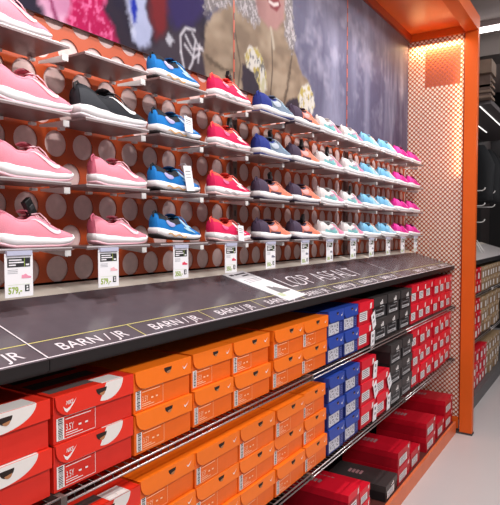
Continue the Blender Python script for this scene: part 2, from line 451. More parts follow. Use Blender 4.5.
# ------------------------------------------------------------------ display deck
SL = math.atan2(DK['zb'] - DK['zf'], DK['yb'] - DK['yf'])
def dp(x, s, off=0.0):
    """point on the sloped deck: s metres up the slope from its front edge"""
    return (x, DK['yf'] + s * math.cos(SL) - off * math.sin(SL), DK['zf'] + s * math.sin(SL) + off * math.cos(SL))
DL = math.hypot(DK['zb'] - DK['zf'], DK['yb'] - DK['yf'])
def dq(mb, x0, x1, s0, s1, m, off=0.0006):
    mb.add([dp(x0, s0, off), dp(x1, s0, off), dp(x1, s1, off), dp(x0, s1, off)], [(0, 1, 2, 3)], m)
def deck(x0, x1, label, m=M_DECK, fas=M_DECKE, ledge=M_LEDGE, fh=0.024):
    t = thing('display_deck', label, 'display counter', (0, 0, 0), group='sloped display counters')
    yf, zf, yb, zb = DK['yf'], DK['zf'], DK['yb'], DK['zb']
    MB().prism([(yf, zf), (yb, zb), (yb, zb - 0.02), (yf, zf - 0.02)], 'x', x0, x1, m).build('counter_top', t)
    MB().prism([(yf - 0.003, zf + 0.0005), (yf, zf), (yf, zf - fh), (yf - 0.003, zf - fh)], 'x', x0, x1, fas).build('fascia', t)
    MB().prism([(yb, zb), (WALL - 0.006, zb + 0.022), (WALL - 0.006, zb + 0.01), (yb, zb - 0.012)], 'x', x0, x1, ledge).build('back_ledge', t)
    MB().box(x0, x1, yf + 0.003, WALL + 0.046, zf - 0.03, zf - 0.022, mat('deck_underside', (52, 34, 32), 0.6)).build('underside', t)
    return t
DECKS = []
spans = [(-1.02, 0.755), (0.757, 3.198), (3.200, 4.378)]
names = ['dark sloped display counter at the near end', 'dark sloped display counter with LØP ASFALT lettering', 'dark sloped display counter against the perforated end screen']
for (x0, x1), nm in zip(spans, names):
    t = deck(x0, x1, nm)
    g = MB()
    dq(g, x0, x1, 0.004, 0.0075, M_WLINE)
    dq(g, x0, x0 + 0.004, 0.0075, DL - 0.01, M_WLINE)
    g.build('white_border', t)
    g = MB(); dq(g, x0, x1, 0.078, 0.081, M_YEL)
    c = 0.757
    while c > x0 + 0.1: c -= 0.3
    while c < x1 - 0.02:
        if c > x0 + 0.02: dq(g, c, c + 0.003, 0.0075, 0.078, M_YEL)
        c += 0.3
    g.build('yellow_line', t)
    c = 0.757
    while c > x0 + 0.1: c -= 0.3
    while c < x1 - 0.2:
        if c >= x0 - 0.01:
            g = MB(); add_text(g, 'BARN / JR', 0.049, lambda u, v, c=c: dp(c + 0.052 + u, 0.024 + v, 0.0007), M_WLINE, width=0.205, bold=.0003)
            g.build('lettering', t)
        c += 0.3
    if x0 > 0.7 and x0 < 1:
        g = MB()
        add_text(g, 'LØP ASFALT', 0.155, lambda u, v: dp(2.035 + u, 0.118 + v, 0.0007), M_WLINE, width=0.78, bold=-0.0028)
        o = g.build('heading_lettering', t)

# ------------------------------------------------------------------ paper sign lying on the deck
def sign():
    t = thing('paper_sign', 'white A4 paper sign lying flat on the dark counter', 'sign', dp(1.905, 0.175, 0.001))
    t.rotation_euler = (SL, 0, 0)
    W, H = 0.170, 0.30
    R = Matrix.Rotation(math.radians(6), 4, 'Z')
    p = lambda u, v, z=0.0022: tuple(R @ Vector((u - W / 2, v - H / 2, z)))
    mb = MB().box(-W / 2, W / 2, -H / 2, H / 2, 0, 0.002, M_PAPER); mb.xform(R); mb.build('sheet', t)
    g = MB()
    q = lambda x0, x1, y0, y1, m: g.add([p(x0, y0), p(x1, y0), p(x1, y1), p(x0, y1)], [(0, 1, 2, 3)], m)
    dk = mat('sign_ink', (70, 66, 72), 0.6)
    q(0.02, 0.05, H - 0.03, H - 0.016, dk); q(0.058, 0.145, H - 0.03, H - 0.018, dk); q(0.085, 0.14, H - 0.05, H - 0.040, dk)
    for k in range(3): q(0.03, 0.145, H - 0.085 - 0.012 * k, H - 0.081 - 0.012 * k, M_GREYINK)
    q(0.02, 0.06, 0.035, 0.065, mat('sign_green', (200, 212, 180), 0.6))
    g.build('sign_print', t)
    g = MB()
    # picture of a grey shoe
    pr = [(0.075, 0.02), (0.19, 0.02), (0.195, 0.04), (0.16, 0.058), (0.13, 0.09), (0.115, 0.085), (0.105, 0.10), (0.078, 0.105), (0.07, 0.06)]
    pr = [(a * .8, b + 0.03) for a, b in pr]
    g.add([p(a, b, 0.0025) for a, b in pr], [tuple(range(len(pr)))], mat('sign_shoe', (120, 118, 122), 0.6))
    g.add([p(a, b, 0.0027) for a, b in [(0.060, 0.048), (0.153, 0.048), (0.156, 0.060), (0.060, 0.060)]], [(0, 1, 2, 3)], M_PAPER)
    g.build('sign_picture', t)
sign()

# ------------------------------------------------------------------ shoes
L0, W0 = 0.222, 0.086
UU = [0, .03, .07, .12, .22, .35, .5, .62, .72, .82, .90, .95, .98, 1.0]
def ip(u, xs, ys): return float(np.interp(u, xs, ys))
def smoothf(xs, ys):
    xx = np.linspace(0, 1, 201); yy = np.interp(xx, xs, ys)
    k = np.ones(9) / 9; yp = np.pad(yy, 4, mode='edge'); ys2 = np.convolve(yp, k, 'valid')
    return lambda u: float(np.interp(u, xx, ys2))
fw = smoothf([0, .015, .05, .12, .3, .48, .70, .82, .92, .97, 1.0], [.016, .022, .029, .034, .0335, .035, .0435, .042, .033, .024, .010])
fzb = smoothf([0, .08, .16, .7, .85, 1.0], [.010, .003, 0, 0, .004, .018])
fzs = smoothf([0, .2, .45, .7, .9, 1.0], [.036, .032, .026, .022, .024, .030])
fH = smoothf([0, .04, .10, .20, .32, .40, .48, .6, .75, .88, .96, 1.0], [.088, .092, .081, .066, .066, .076, .078, .064, .049, .040, .034, .024])
fwc = smoothf([0, .035, .07, .12, .25, .36, .44, .6, .68, .71, 1.0], [0, 0, .014, .020, .024, .021, .015, .010, .006, 0, 0])
def S(u, t, side, off=0.0):
    """a point on the outside of the upper: u heel to toe, t sole to top edge, side -1 faces the aisle"""
    def pt(u, t):
        w, zs, H, wc = fw(u), fzs(u) - 0.003, fH(u), fwc(u)
        a = t * PI / 2
        e = 0.75 if u > .6 else 0.85
        y = wc + (w - wc) * max(0.0, math.cos(a)) ** e
        bulge = 0.003 * math.sin(PI * t)
        z = zs + (H - zs) * math.sin(a) ** (1.0 if u > .5 else 1.15)
        x = u * L0
        if u < .06: x -= 0.004 * math.sin(PI * min(1, t * 1.2)) * (1 - u / .06)
        return Vector((x, side * (y + bulge), z))
    p = pt(u, t)
    if off:
        e = 0.004
        du = pt(min(1, u + e), t) - pt(max(0, u - e), t); dt = pt(u, min(1, t + e)) - pt(u, max(0, t - e))
        n = du.cross(dt)
        if n.length > 1e-12:
            n.normalize()
            if n.y * side < 0 and abs(n.y) > 0.15: n = -n
            elif abs(n.y) <= 0.15 and (n.z < 0 if abs(n.z) > abs(n.x) else (n.x > 0) == (u < .5)): n = -n
            p = p + n * off
    return p
SIDES = [-1, 1]
def ribbon(mb, pts, widths, m, off=0.0016, n=10):
    pu = [p[0] for p in pts]; pt_ = [p[1] for p in pts]; ss = np.linspace(0, 1, len(pts)); s2 = np.linspace(0, 1, n)
    # smooth the centre line
    def cat(v, s):
        k = s * (len(v) - 1); i = min(int(k), len(v) - 2); f = k - i
        p0 = v[max(i - 1, 0)]; p1 = v[i]; p2 = v[i + 1]; p3 = v[min(i + 2, len(v) - 1)]
        return 0.5 * (2 * p1 + (p2 - p0) * f + (2 * p0 - 5 * p1 + 4 * p2 - p3) * f * f + (3 * p1 - p0 - 3 * p2 + p3) * f ** 3)
    A = [(cat(pu, s) * L0, cat(pt_, s) * 0.062) for s in s2]; wv = np.interp(s2, np.linspace(0, 1, len(widths)), widths)
    for sd in SIDES:
        rows = []
        for i in range(n):
            a = A[max(i - 1, 0)]; b = A[min(i + 1, n - 1)]; dx, dy = b[0] - a[0], b[1] - a[1]; l = math.hypot(dx, dy) or 1
            nx, ny = -dy / l, dx / l; row = []
            for k in (-1, 0, 1):
                x = A[i][0] + nx * wv[i] * k; y = A[i][1] + ny * wv[i] * k
                row.append(S(min(1, max(0, x / L0)), min(1, max(0, y / .062)), sd, off))
            rows.append(row)
        mb.grid(rows, m, True, flip=(sd < 0))
def patch(mb, u0, u1, t0, t1, m, off=0.001, slant=0.0, nu=10, nt=6):
    """slant moves the forward edge back as t grows"""
    for sd in SIDES:
        rows = []
        for i in range(nt + 1):
            t = t0 + (t1 - t0) * i / nt; ue = u1 - slant * (i / nt)
            rows.append([S(u0 + (ue - u0) * j / nu, t, sd, off) for j in range(nu + 1)])
        mb.grid(rows, m, True, flip=(sd < 0))
def oval(mb, uc, tc, ru, rt, m, off=0.0022, rot=0.0):
    for sd in SIDES:
        n = 16; NR = 4; vs = [S(uc, tc, sd, off)]; fs = []
        for q in range(1, NR + 1):
            for k in range(n):
                a = 2 * PI * k / n; x, y = ru * q / NR * math.cos(a), rt * q / NR * math.sin(a)
                u = uc + x * math.cos(rot) - y * math.sin(rot) * .25; t = tc + y * math.cos(rot) + x * math.sin(rot) * 4
                vs.append(S(min(1, max(0, u)), min(1, max(0, t)), sd, off))
        for k in range(n):
            fs.append((0, 1 + k, 1 + (k + 1) % n))
            for q in range(NR - 1):
                a = 1 + q * n; fs.append((a + k, a + n + k, a + n + (k + 1) % n, a + (k + 1) % n))
        mb.add(vs, fs, m, True)

def fabric(name, rgb): return mat(name, rgb, 0.7, noise=0.07, nscale=500, bump=0.25, bscale=900, spec=0.3)
M_MID = mat('white_foam', (240, 238, 240), 0.5)
KINDS = {}
def make_shoe(key, P):
    t = thing('running_shoe', '', 'shoe', group='shoes on display')
    up = MB(); nu, nt = 34, 9
    us = [0.5 - 0.5 * math.cos(PI * i / nu) for i in range(nu + 1)]
    def cmat(u):
        for lim, m in P['upper']:
            if u <= lim: return m
    for sd in (-1, 1):
        for i in range(nu):
            m = cmat((us[i] + us[i + 1]) / 2)
            rows = [[S(us[i + a], k / nt, sd) for k in range(nt + 1)] for a in (0, 1)]
            up.grid(rows, m, True, flip=(sd > 0))
    # closed heel and toe ends
    for u in (0.0, 1.0):
        ring = [S(u, k / nt, -1) for k in range(nt + 1)] + [S(u, k / nt, 1) for k in range(nt - 1, -1, -1)]
        up.add(ring, [tuple(range(len(ring)))], cmat(u), True)
    up.build('upper', t, merge=True)
    # midsole and outsole
    ms = MB(); os_ = MB(); R1 = []; R2 = []
    us2 = [0.5 - 0.5 * math.cos(PI * i / 26) for i in range(27)]
    for u in us2:
        w, zb, zs = fw(u) + 0.0035, fzb(u), fzs(u); x = u * L0 + (u - .5) * 0.006
        zo = zb + 0.006; wv = 0.0012 * math.sin(u * 26)
        R1.append([(x, -w * .95, zo), (x, -w * 1.0 - .001, (zo + zs) / 2), (x, -w + .0008, zs - .001 + wv), (x, -w * .8, zs + .002), (x, w * .8, zs + .002), (x, w - .0008, zs - .001 + wv), (x, w * 1.0 + .001, (zo + zs) / 2), (x, w * .95, zo)])
        R2.append([(x, -w * .88, zb), (x, -w * .955, zb + .0065), (x, w * .955, zb + .0065), (x, w * .88, zb)])
    ms.loft(R1, P.get('mid', M_MID)); ms.build('midsole', t, recalc=True)
    os_.loft(R2, P.get('out', P.get('mid', M_MID))); os_.build('outsole', t, recalc=True)
    # lining
    ln = MB(); rows = []
    for i in range(23):
        u = .035 + (.70 - .035) * i / 22; wc, H = fwc(u), fH(u); zf = fzs(u) + .006; wl = max(wc * .95, .0005)
        rows.append([(u * L0, -wc, H - .0005), (u * L0, -wl, (H + zf) / 2), (u * L0, -wl * .9, zf), (u * L0, wl * .9, zf), (u * L0, wl, (H + zf) / 2), (u * L0, wc, H - .0005)])
    ln.grid(rows, P['lining']); ln.build('lining', t)
    # collar
    cl = MB(); path = []
    for i in range(15):
        u = .045 + (.46 - .045) * (1 - i / 14); path.append((u * L0, -fwc(u) - .001, fH(u) - .001))
    path.append((.03 * L0, 0, fH(.03)))
    for i in range(15):
        u = .045 + (.46 - .045) * i / 14; path.append((u * L0, fwc(u) + .001, fH(u) - .001))
    cl.tube(path, [0.003] + [0.0048] * (len(path) - 2) + [0.003], P['collar'], n=8); cl.build('collar', t)
    # tongue
    tg = MB(); rows = []; rows2 = []
    for i in range(9):
        f = i / 8; u = .36 + (.70 - .36) * f; w = 0.021 * (1 - f) + 0.012 * f; z = fH(u) + 0.026 * (1 - f) ** 2 - .001
        row = [(u * L0 - 0.004 * (1 - f), w * k / 3, z - 0.004 * (k / 3) ** 2) for k in range(-3, 4)]
        rows.append(row); rows2.append([(a, b, c - .004) for a, b, c in row])
    tg.grid(rows, P['tongue']); tg.grid(rows2, P['tongue'], flip=True)
    for e in (0, -1): tg.add(rows[e] + rows2[e], [(k, k + 1, k + 8, k + 7) for k in range(6)], P['tongue'], True)
    tg.build('tongue', t)
    # laces
    lc = MB()
    for k in range(6):
        u = .46 + .045 * k; wc = fwc(u) + 0.007; H = fH(u)
        lc.tube([(u * L0, -wc, H - .001), ((u + .008) * L0, -wc * .5, H + .0055), ((u + .01) * L0, wc * .5, H + .0055), ((u + .02) * L0, wc, H - .001)], 0.0027, P['lace'], n=6)
    c = Vector((.475 * L0, 0, fH(.475) + .007))
    for sd in (-1, 1):
        lp = [c + Vector((.010 * math.cos(a) - .010, sd * (.012 + .012 * math.sin(a) * .8), .004 * math.sin(a * .5) - .003 * (1 - math.cos(a)))) for a in np.linspace(-PI / 2, 1.5 * PI, 12)]
        lc.tube(lp, 0.0018, P['lace'], n=6)
        e = [c, c + Vector((.012, sd * .014, .002)), c + Vector((.020, sd * .026, -.012)), c + Vector((.028, sd * .034, -.030))]
        lc.tube(e, 0.0017, P['lace'], n=6)
    lc.build('laces', t)
    # heel loop
    hl = MB().tube([(0.004, 0, .070), (-.004, 0, .080), (-.004, 0, .093), (.004, 0, .099), (.010, 0, .092)], 0.0030, P['loop'], n=8); hl.build('heel_loop', t)
    for nm, fn in P['extras']:
        for sd in (-1, 1):
            SIDES[:] = [sd]; mb = MB(); fn(mb); mb.build(nm, t)
        SIDES[:] = [-1, 1]
    KINDS[key] = t
    return t
def eyestay(m):
    return ('eyestay', lambda mb: patch(mb, .45, .70, .80, .985, m, .0008, slant=0.02))
SWOOSH = ([(.36, .82), (.46, .58), (.56, .40), (.645, .31), (.70, .38), (.725, .56)], [.0006, .0026, .0046, .0056, .0040, .0006])
pk, pk2, pkl = fabric('pink_knit', (236, 146, 164)), fabric('deep_pink_knit', (226, 118, 142)), fabric('pale_pink_lace', (246, 196, 206))
wh = mat('white_synthetic', (244, 242, 244), 0.4)
make_shoe('pink', dict(upper=[(.12, pk2), (1, pk)], lining=pk2, collar=pk, tongue=pk, lace=pkl, loop=pk2, mid=M_MID, out=mat('pink_rubber', (240, 190, 202), .5), extras=[
    ('side_logo', lambda mb: ribbon(mb, *SWOOSH, mat('pale_pink_print', (248, 214, 222), .4))),
    ('heel_counter', lambda mb: patch(mb, .0, .30, .06, .70, pk, .0012, slant=.18)), eyestay(pkl)]))
bk, bk2 = fabric('black_knit', (38, 40, 46)), fabric('dark_grey_knit', (58, 60, 66))
make_shoe('black', dict(upper=[(1, bk)], lining=bk, collar=bk, tongue=bk2, lace=bk, loop=mat('black_webbing', (24, 24, 26), .6), mid=M_MID, out=mat('pale_rubber', (226, 214, 220), .5), extras=[
    ('side_logo', lambda mb: ribbon(mb, *SWOOSH, wh)), ('heel_counter', lambda mb: patch(mb, .0, .36, .06, .62, bk2, .0012, slant=.2)), eyestay(bk2)]))
bl, bl2, ltb = fabric('blue_mesh', (24, 122, 200)), fabric('deep_blue_mesh', (22, 92, 164)), mat('pale_blue_synthetic', (166, 208, 232), .4)
gold = mat('wave_plate_gold', (214, 160, 96), .35)
BIRD = [([(.44, .78), (.50, .55), (.60, .34), (.74, .20)], [.004, .0055, .005, .001]), ([(.52, .38), (.60, .52), (.70, .60)], [.001, .0055, .0012]), ([(.50, .30), (.58, .26), (.66, .24)], [.001, .004, .001])]
def bird(m): return ('side_logo', lambda mb: [ribbon(mb, a, b, m) for a, b in BIRD])
def wave(m):
    def fn(mb):
        for sd in SIDES:
            rows = []
            for k in range(15):
                u = .14 + .40 * k / 14; zc = (fzb(u) + fzs(u)) / 2 + 0.004 * math.sin(k * .9); w = fw(u) + 0.0062
                rows.append([(u * L0, sd * w, zc - .0022), (u * L0, sd * w, zc + .0022)])
            mb.grid(rows, m, True, flip=(sd > 0))
    return ('wave_plate', fn)
make_shoe('blue', dict(upper=[(.62, bl), (1, bl)], lining=bk, collar=mat('black_lining', (26, 28, 36), .8), tongue=bl2, lace=fabric('blue_lace', (60, 150, 214)), loop=bk, mid=M_MID, out=mat('black_rubber', (40, 36, 38), .6), extras=[
    bird(ltb), wave(gold), ('toe_overlay', lambda mb: patch(mb, .84, .985, .05, .45, bl2, .0012)), ('collar_band', lambda mb: patch(mb, .02, .43, .48, .99, bk, .0012)),
    ('heel_badge', lambda mb: oval(mb, .20, .46, .10, .17, mat('lilac_badge', (176, 170, 216), .3))), eyestay(mat('light_blue_trim', (92, 176, 214), .5))]))
rd, rd2, cor = fabric('raspberry_mesh', (228, 34, 92)), fabric('deep_raspberry_mesh', (206, 22, 84)), fabric('coral_lining', (248, 96, 84))
make_shoe('red', dict(upper=[(1, rd)], lining=cor, collar=cor, tongue=cor, lace=fabric('coral_lace', (250, 120, 110)), loop=cor, mid=M_MID, out=mat('pale_pink_rubber', (244, 206, 206), .5), extras=[
    bird(mat('white_pink_synthetic', (250, 226, 228), .4)), wave(mat('grey_wave', (190, 176, 180), .4)), ('toe_overlay', lambda mb: patch(mb, .84, .985, .05, .5, rd2, .0012)),
    ('collar_band', lambda mb: patch(mb, .01, .44, .62, .99, cor, .0012)), ('heel_badge', lambda mb: oval(mb, .20, .50, .085, .15, mat('pink_badge', (246, 96, 150), .3))), eyestay(cor)]))
nv, gy = fabric('navy_mesh', (44, 58, 140)), fabric('grey_blue_mesh', (128, 146, 168))
make_shoe('navy', dict(upper=[(.14, nv), (.92, gy), (1, fabric('orange_toe_tip', (236, 146, 84)))], lining=nv, collar=nv, tongue=gy, lace=fabric('silver_lace', (196, 208, 220)), loop=nv, mid=M_MID, out=mat('navy_rubber', (40, 50, 120), .6), extras=[
    ('side_window', lambda mb: oval(mb, .34, .46, .13, .22, mat('pale_grey_window', (182, 192, 206), .5), rot=-.05)), ('side_stripe', lambda mb: [ribbon(mb, [(.47, .85), (.52, .55), (.62, .30)], [.002, .003, .001], ltb), ribbon(mb, [(.54, .80), (.60, .52), (.70, .30)], [.002, .003, .001], ltb)]),
    ('heel_counter', lambda mb: patch(mb, .0, .20, .05, .95, nv, .0012, slant=.06)), eyestay(gy)]))
pu, co = fabric('dark_plum_mesh', (76, 62, 84)), fabric('coral_mesh', (240, 138, 112))
make_shoe('coral', dict(upper=[(.13, pu), (1, co)], lining=pu, collar=pu, tongue=fabric('plum_tongue', (96, 70, 90)), lace=fabric('coral_pink_lace', (244, 160, 140)), loop=pu, mid=M_MID, out=mat('plum_rubber', (66, 56, 76), .6), extras=[
    ('side_window', lambda mb: oval(mb, .30, .48, .14, .22, mat('pink_window', (240, 170, 168), .5), rot=-.05)), ('side_stripe', lambda mb: [ribbon(mb, [(.47, .85), (.52, .55), (.62, .30)], [.002, .003, .001], mat('peach_stripe', (250, 186, 160), .5)), ribbon(mb, [(.55, .80), (.61, .52), (.70, .30)], [.002, .003, .001], mat('peach_stripe', (250, 186, 160), .5))]),
    ('heel_counter', lambda mb: patch(mb, .0, .17, .05, .95, pu, .0012, slant=.06)), ('midfoot_base', lambda mb: patch(mb, .20, .52, .02, .20, pu, .0013)), ('collar_band', lambda mb: patch(mb, .02, .42, .80, .99, pu, .0012)), eyestay(co)]))
gw, te, ppk = fabric('pale_grey_mesh', (222, 218, 218)), fabric('teal_mesh', (132, 196, 200)), fabric('rose_mesh', (236, 140, 172))
make_shoe('teal', dict(upper=[(.30, gw), (.60, gw), (1, ppk)], lining=gw, collar=gw, tongue=gw, lace=wh, loop=gw, mid=M_MID, out=mat('white_rubber', (236, 234, 236), .5), extras=[
    ('side_window', lambda mb: oval(mb, .34, .36, .13, .22, te, rot=-.05)), ('side_badge', lambda mb: oval(mb, .32, .46, .09, .13, mat('mauve_badge', (172, 150, 176), .5), off=.003)), ('side_stripe', lambda mb: ribbon(mb, [(.40, .90), (.50, .55), (.62, .2)], [.004, .006, .004], ppk)),
    ('heel_base', lambda mb: patch(mb, .06, .52, .02, .26, te, .0012)), ('toe_overlay', lambda mb: patch(mb, .80, .985, .03, .38, mat('pale_teal_overlay', (176, 216, 216), .5), .0012)), eyestay(wh)]))
lb, lb2 = fabric('sky_blue_mesh', (132, 192, 226)), fabric('pale_sky_mesh', (168, 214, 236))
make_shoe('sky', dict(upper=[(.4, lb), (1, lb2)], lining=lb, collar=lb, tongue=lb2, lace=mat('peach_lace', (240, 206, 186), .6), loop=lb, mid=M_MID, out=mat('white_rubber2', (238, 238, 240), .5), extras=[
    ('heel_counter', lambda mb: patch(mb, .0, .30, .05, .75, mat('blue_heel', (112, 178, 218), .5), .0012, slant=.12)), ('side_stripe', lambda mb: [ribbon(mb, [(.42, .85), (.50, .55), (.62, .22)], [.003, .005, .003], wh), ribbon(mb, [(.52, .85), (.60, .5), (.72, .22)], [.003, .004, .002], wh)]),
    ('toe_overlay', lambda mb: patch(mb, .82, .985, .03, .42, lb, .0012)), eyestay(wh)]))
mg, mg2 = fabric('magenta_mesh', (226, 44, 150)), fabric('deep_magenta_mesh', (180, 24, 116))
make_shoe('magenta', dict(upper=[(1, mg)], lining=mg2, collar=mg, tongue=mg2, lace=mat('dark_lace', (70, 28, 56), .6), loop=mg2, mid=M_MID, out=mat('white_rubber3', (240, 236, 240), .5), extras=[
    ('heel_counter', lambda mb: patch(mb, .0, .28, .05, .72, mat('bright_magenta', (236, 70, 168), .45), .0012, slant=.1)), ('side_stripe', lambda mb: ribbon(mb, [(.44, .85), (.52, .55), (.62, .22)], [.003, .005, .003], mat('pink_stripe', (248, 150, 204), .5))),
    ('toe_overlay', lambda mb: patch(mb, .82, .985, .03, .42, mg2, .0012)), eyestay(mg2)]))
ROWKIND = [['pink', None, 'blue', 'red', 'navy', 'coral', 'teal', 'teal', 'sky', 'sky', 'magenta', 'magenta'],
           ['pink', 'black', 'blue', 'red', 'navy', 'coral', 'teal', 'teal', 'sky', 'sky', 'magenta', 'magenta'],
           ['pink', 'pink', 'blue', 'red', 'coral', 'coral', 'teal', 'teal', 'sky', 'sky', 'magenta', 'magenta'],
           ['pink', 'pink', 'blue', 'red', 'coral', 'coral', 'teal', 'teal', 'sky', 'sky', 'magenta', 'magenta']]
DESC = dict(pink='pink knit running shoe with white sole', black='black knit running shoe with white sole and white tick', blue='blue running shoe with black collar and white sole', red='raspberry red running shoe with coral collar', navy='navy and grey running shoe with orange toe tip',
            coral='coral running shoe with dark plum heel', teal='pale grey, teal and rose running shoe', sky='light blue running shoe with white sole', magenta='magenta running shoe with white sole')
PROTO_USED = set()
SHX = [.80, 1.082, 1.355, 1.668, 1.985, 2.272, 2.555, 2.855, 3.13, 3.425, 3.72, 4.01]
SHOES = {}
for r in range(4):
    for c in range(12):
        k = ROWKIND[r][c]
        if not k: continue
        jit = random.uniform(-.004, .004); rz = random.uniform(-.03, .03) + (0.07 if c < 1 else 0)
        x = SHX[c] + jit; y = SH_FRONT + 0.050 + random.uniform(-.004, .006); z = ROWZ[r] + 0.0012
        same = [q for q in range(12) if ROWKIND[r][q] == k]
        lab = DESC[k] + ', ' + ('' if len(same) == 1 else ('left of two ' if c == same[0] else 'right of two ')) + 'on the %s shoe row' % ROWN[r]
        lab = lab.replace('pair of such shoes', 'two')
        sc = [1.03, .98, .99, 1.02, 1.16, 1.15, 1.14, 1.10, 1.10, 1.10, 1.08, 1.04][c]
        if k == 'black': x -= .035; sc = 1.14
        if c == 1 and r > 1: x += .025; sc = .93
        if r == 0 and c == 0: x -= .06
        rot = (0, 0, rz)
        if r == 3 and c == 2: rot = (0, math.radians(4), rz); z += .018   # heel resting on its neighbour's card
        g = 'shoes on display'
        if k not in PROTO_USED:
            PROTO_USED.add(k); o = KINDS[k]; o.location = (x, y, z); o.rotation_euler = rot; o['label'] = lab; o['group'] = g
        else:
            o = dup(KINDS[k], (x, y, z), rz, lab, g, rot)
        o.scale = (sc, sc, sc * dict(pink=.98, black=.92, blue=.91, red=.92).get(k, .82))
        SHOES[(r, c)] = o

# security tags on the laces and paper swing tags
st = MB().box(-.013, .013, -.007, .007, -.022, .022, M_BLACK); st.box(-.008, .008, -.010, -.007, -.006, .006, mat('tag_boss', (60, 60, 64), .4))
st0 = None
for i, (r, c, tilt) in enumerate([(1, 0, 80), (3, 0, -35), (1, 3, 20), (1, 4, -30), (2, 4, -25), (1, 5, 30), (3, 5, 60), (1, 6, 30), (2, 7, 20), (0, 3, -60)]):
    s = SHOES[(r, c)]; sx = s.location.x + .45 * L0; sy = s.location.y - 0.010; sz = s.location.z + fH(.45) * s.scale.z + 0.024
    if r == 1 and c == 0: sx -= .12; sy += .005; sz -= .008
    if r == 3 and c == 0: sx -= .01
    lab = 'black security tag clipped on the %s shoe of the %s row, laces side' % (ORD[c if not (r == 0 and c > 1) else c - 1], ROWN[r])
    if st0 is None: o = st0 = st.build('security_tag', bevel=.002); tag(o, lab, 'security tag', 'black security tags on laces')
    else:
        o = st0.copy(); COL.objects.link(o); o['label'] = lab
    o.location = (sx, sy, sz); o.rotation_euler = (0, math.radians(tilt), math.radians(15))
def swing_tag(r, c, du, dz, w, h, tilt, lab):
    s = SHOES[(r, c)]; t = thing('swing_tag', lab, 'tag', (s.location.x + du * L0, s.location.y - 0.051, s.location.z + dz), group='white swing tags')
    t.rotation_euler = (math.radians(-8), math.radians(tilt), 0)
    MB().box(-w / 2, w / 2, -.0008, .0008, -h, 0, M_PAPER).build('card', t)
    g = MB()
    for k in range(3): g.box(-w * .35, w * .3, -.0013, -.0008, -h * (.2 + .12 * k) - .0025, -h * (.2 + .12 * k), M_INK if k == 0 else M_GREYINK)
    g.build('print', t)
    MB().tube([(0, -.0005, -.004), (.002, .010, .010), (.004, .026, .012), (.006, .040, .008)], .0008, M_PAPER, n=5).build('string', t)
swing_tag(1, 2, .52, .070, .040, .052, 4, 'white swing tag hanging on the second-row blue shoe')
swing_tag(2, 2, .52, .088, .040, .085, -4, 'long white swing tag hanging on the third-row blue shoe')
swing_tag(3, 3, .56, .060, .038, .060, 5, 'white swing tag hanging on the bottom-row raspberry shoe')

# ------------------------------------------------------------------ price tags under the bottom row
def price_tag(i, price):
    x = [.825, 1.11, 1.426, 1.715, 2.005, 2.315, 2.585, 2.89, 3.167, 3.46, 3.755, 4.05][i]
    nm = ['pink', 'second pink', 'blue', 'raspberry', 'first coral', 'second coral', 'first teal', 'second teal', 'first light blue', 'second light blue', 'first magenta', 'second magenta'][i]
    t = thing('price_tag', 'white price card hanging under the %s shoe of the bottom row' % nm, 'price tag', (x, SH_FRONT - 0.005, ROWZ[3] - 0.009), group='price cards below the bottom shoe row')
    W, H = 0.076, 0.106
    MB().box(-W / 2, W / 2, -.0012, .0004, -H, -.002, M_PAPER).build('card', t)
    MB().box(-W / 2 + .004, W / 2 - .004, -.006, .003, -.006, .005, M_CLIP).build('clip', t)
    g = MB(); g.box(-W * .41, W * .40, -.0018, -.0012, -.034, -.012, M_INK)
    o = g.build('header_block', t)
    g = MB()
    for k, w in enumerate((.034, .040, .018)): g.box(-W * .36, -W * .36 + w, -.0022, -.0018, -.0185 - .006 * k, -.0155 - .006 * k, M_PAPER)
    g.box(W * .18, W * .20, -.0022, -.0018, -.034, -.012, M_GREEN); g.box(W * .24, W * .36, -.0022, -.0018, -.031, -.027, M_PAPER)
    g.build('header_print', o)
    g = MB()
    for k in range(3): g.box(-W * .40, -W * .05, -.0017, -.0012, -.041 - .004 * k, -.0398 - .004 * k, M_GREYINK)
    g.box(-W * .40, W * .40, -.0016, -.0012, -.0765, -.0757, mat('pale_green_rule', (206, 220, 190), .6))
    g.build('small_print', t)
    g = MB(); c = [(236, 150, 176), (240, 180, 190), (222, 60, 90), (220, 60, 90)][i] if i < 4 else (110, 110, 130)
    pr = [(0, 0), (.026, 0), (.027, .004), (.018, .006), (.012, .011), (.004, .008), (.001, .009)]
    g.add([(a + .006, -.0017, b - .062) for a, b in pr], [tuple(range(7))], mat('tag_shoe_%d' % min(i, 4), c, .6)); g.build('shoe_picture', t)
    g = MB()
    add_text(g, price, .022, lambda u, v: (-W * .40 + u, -.0018, -.097 + v), M_GREEN, width=.037 if price.endswith('-') else .03, bold=.0006)
    g.build('price_lettering', t)
    g = MB(); g.box(W * .20, W * .36, -.0018, -.0012, -.094, -.078, M_INK)
    o = g.build('logo_block', t)
    g = MB(); g.box(W * .25, W * .32, -.0022, -.0018, -.091, -.087, M_PAPER); g.box(W * .25, W * .31, -.0022, -.0018, -.085, -.081, M_PAPER); g.build('logo_print', o)
for i in range(12): price_tag(i, '579,-' if i < 2 else '350,-')

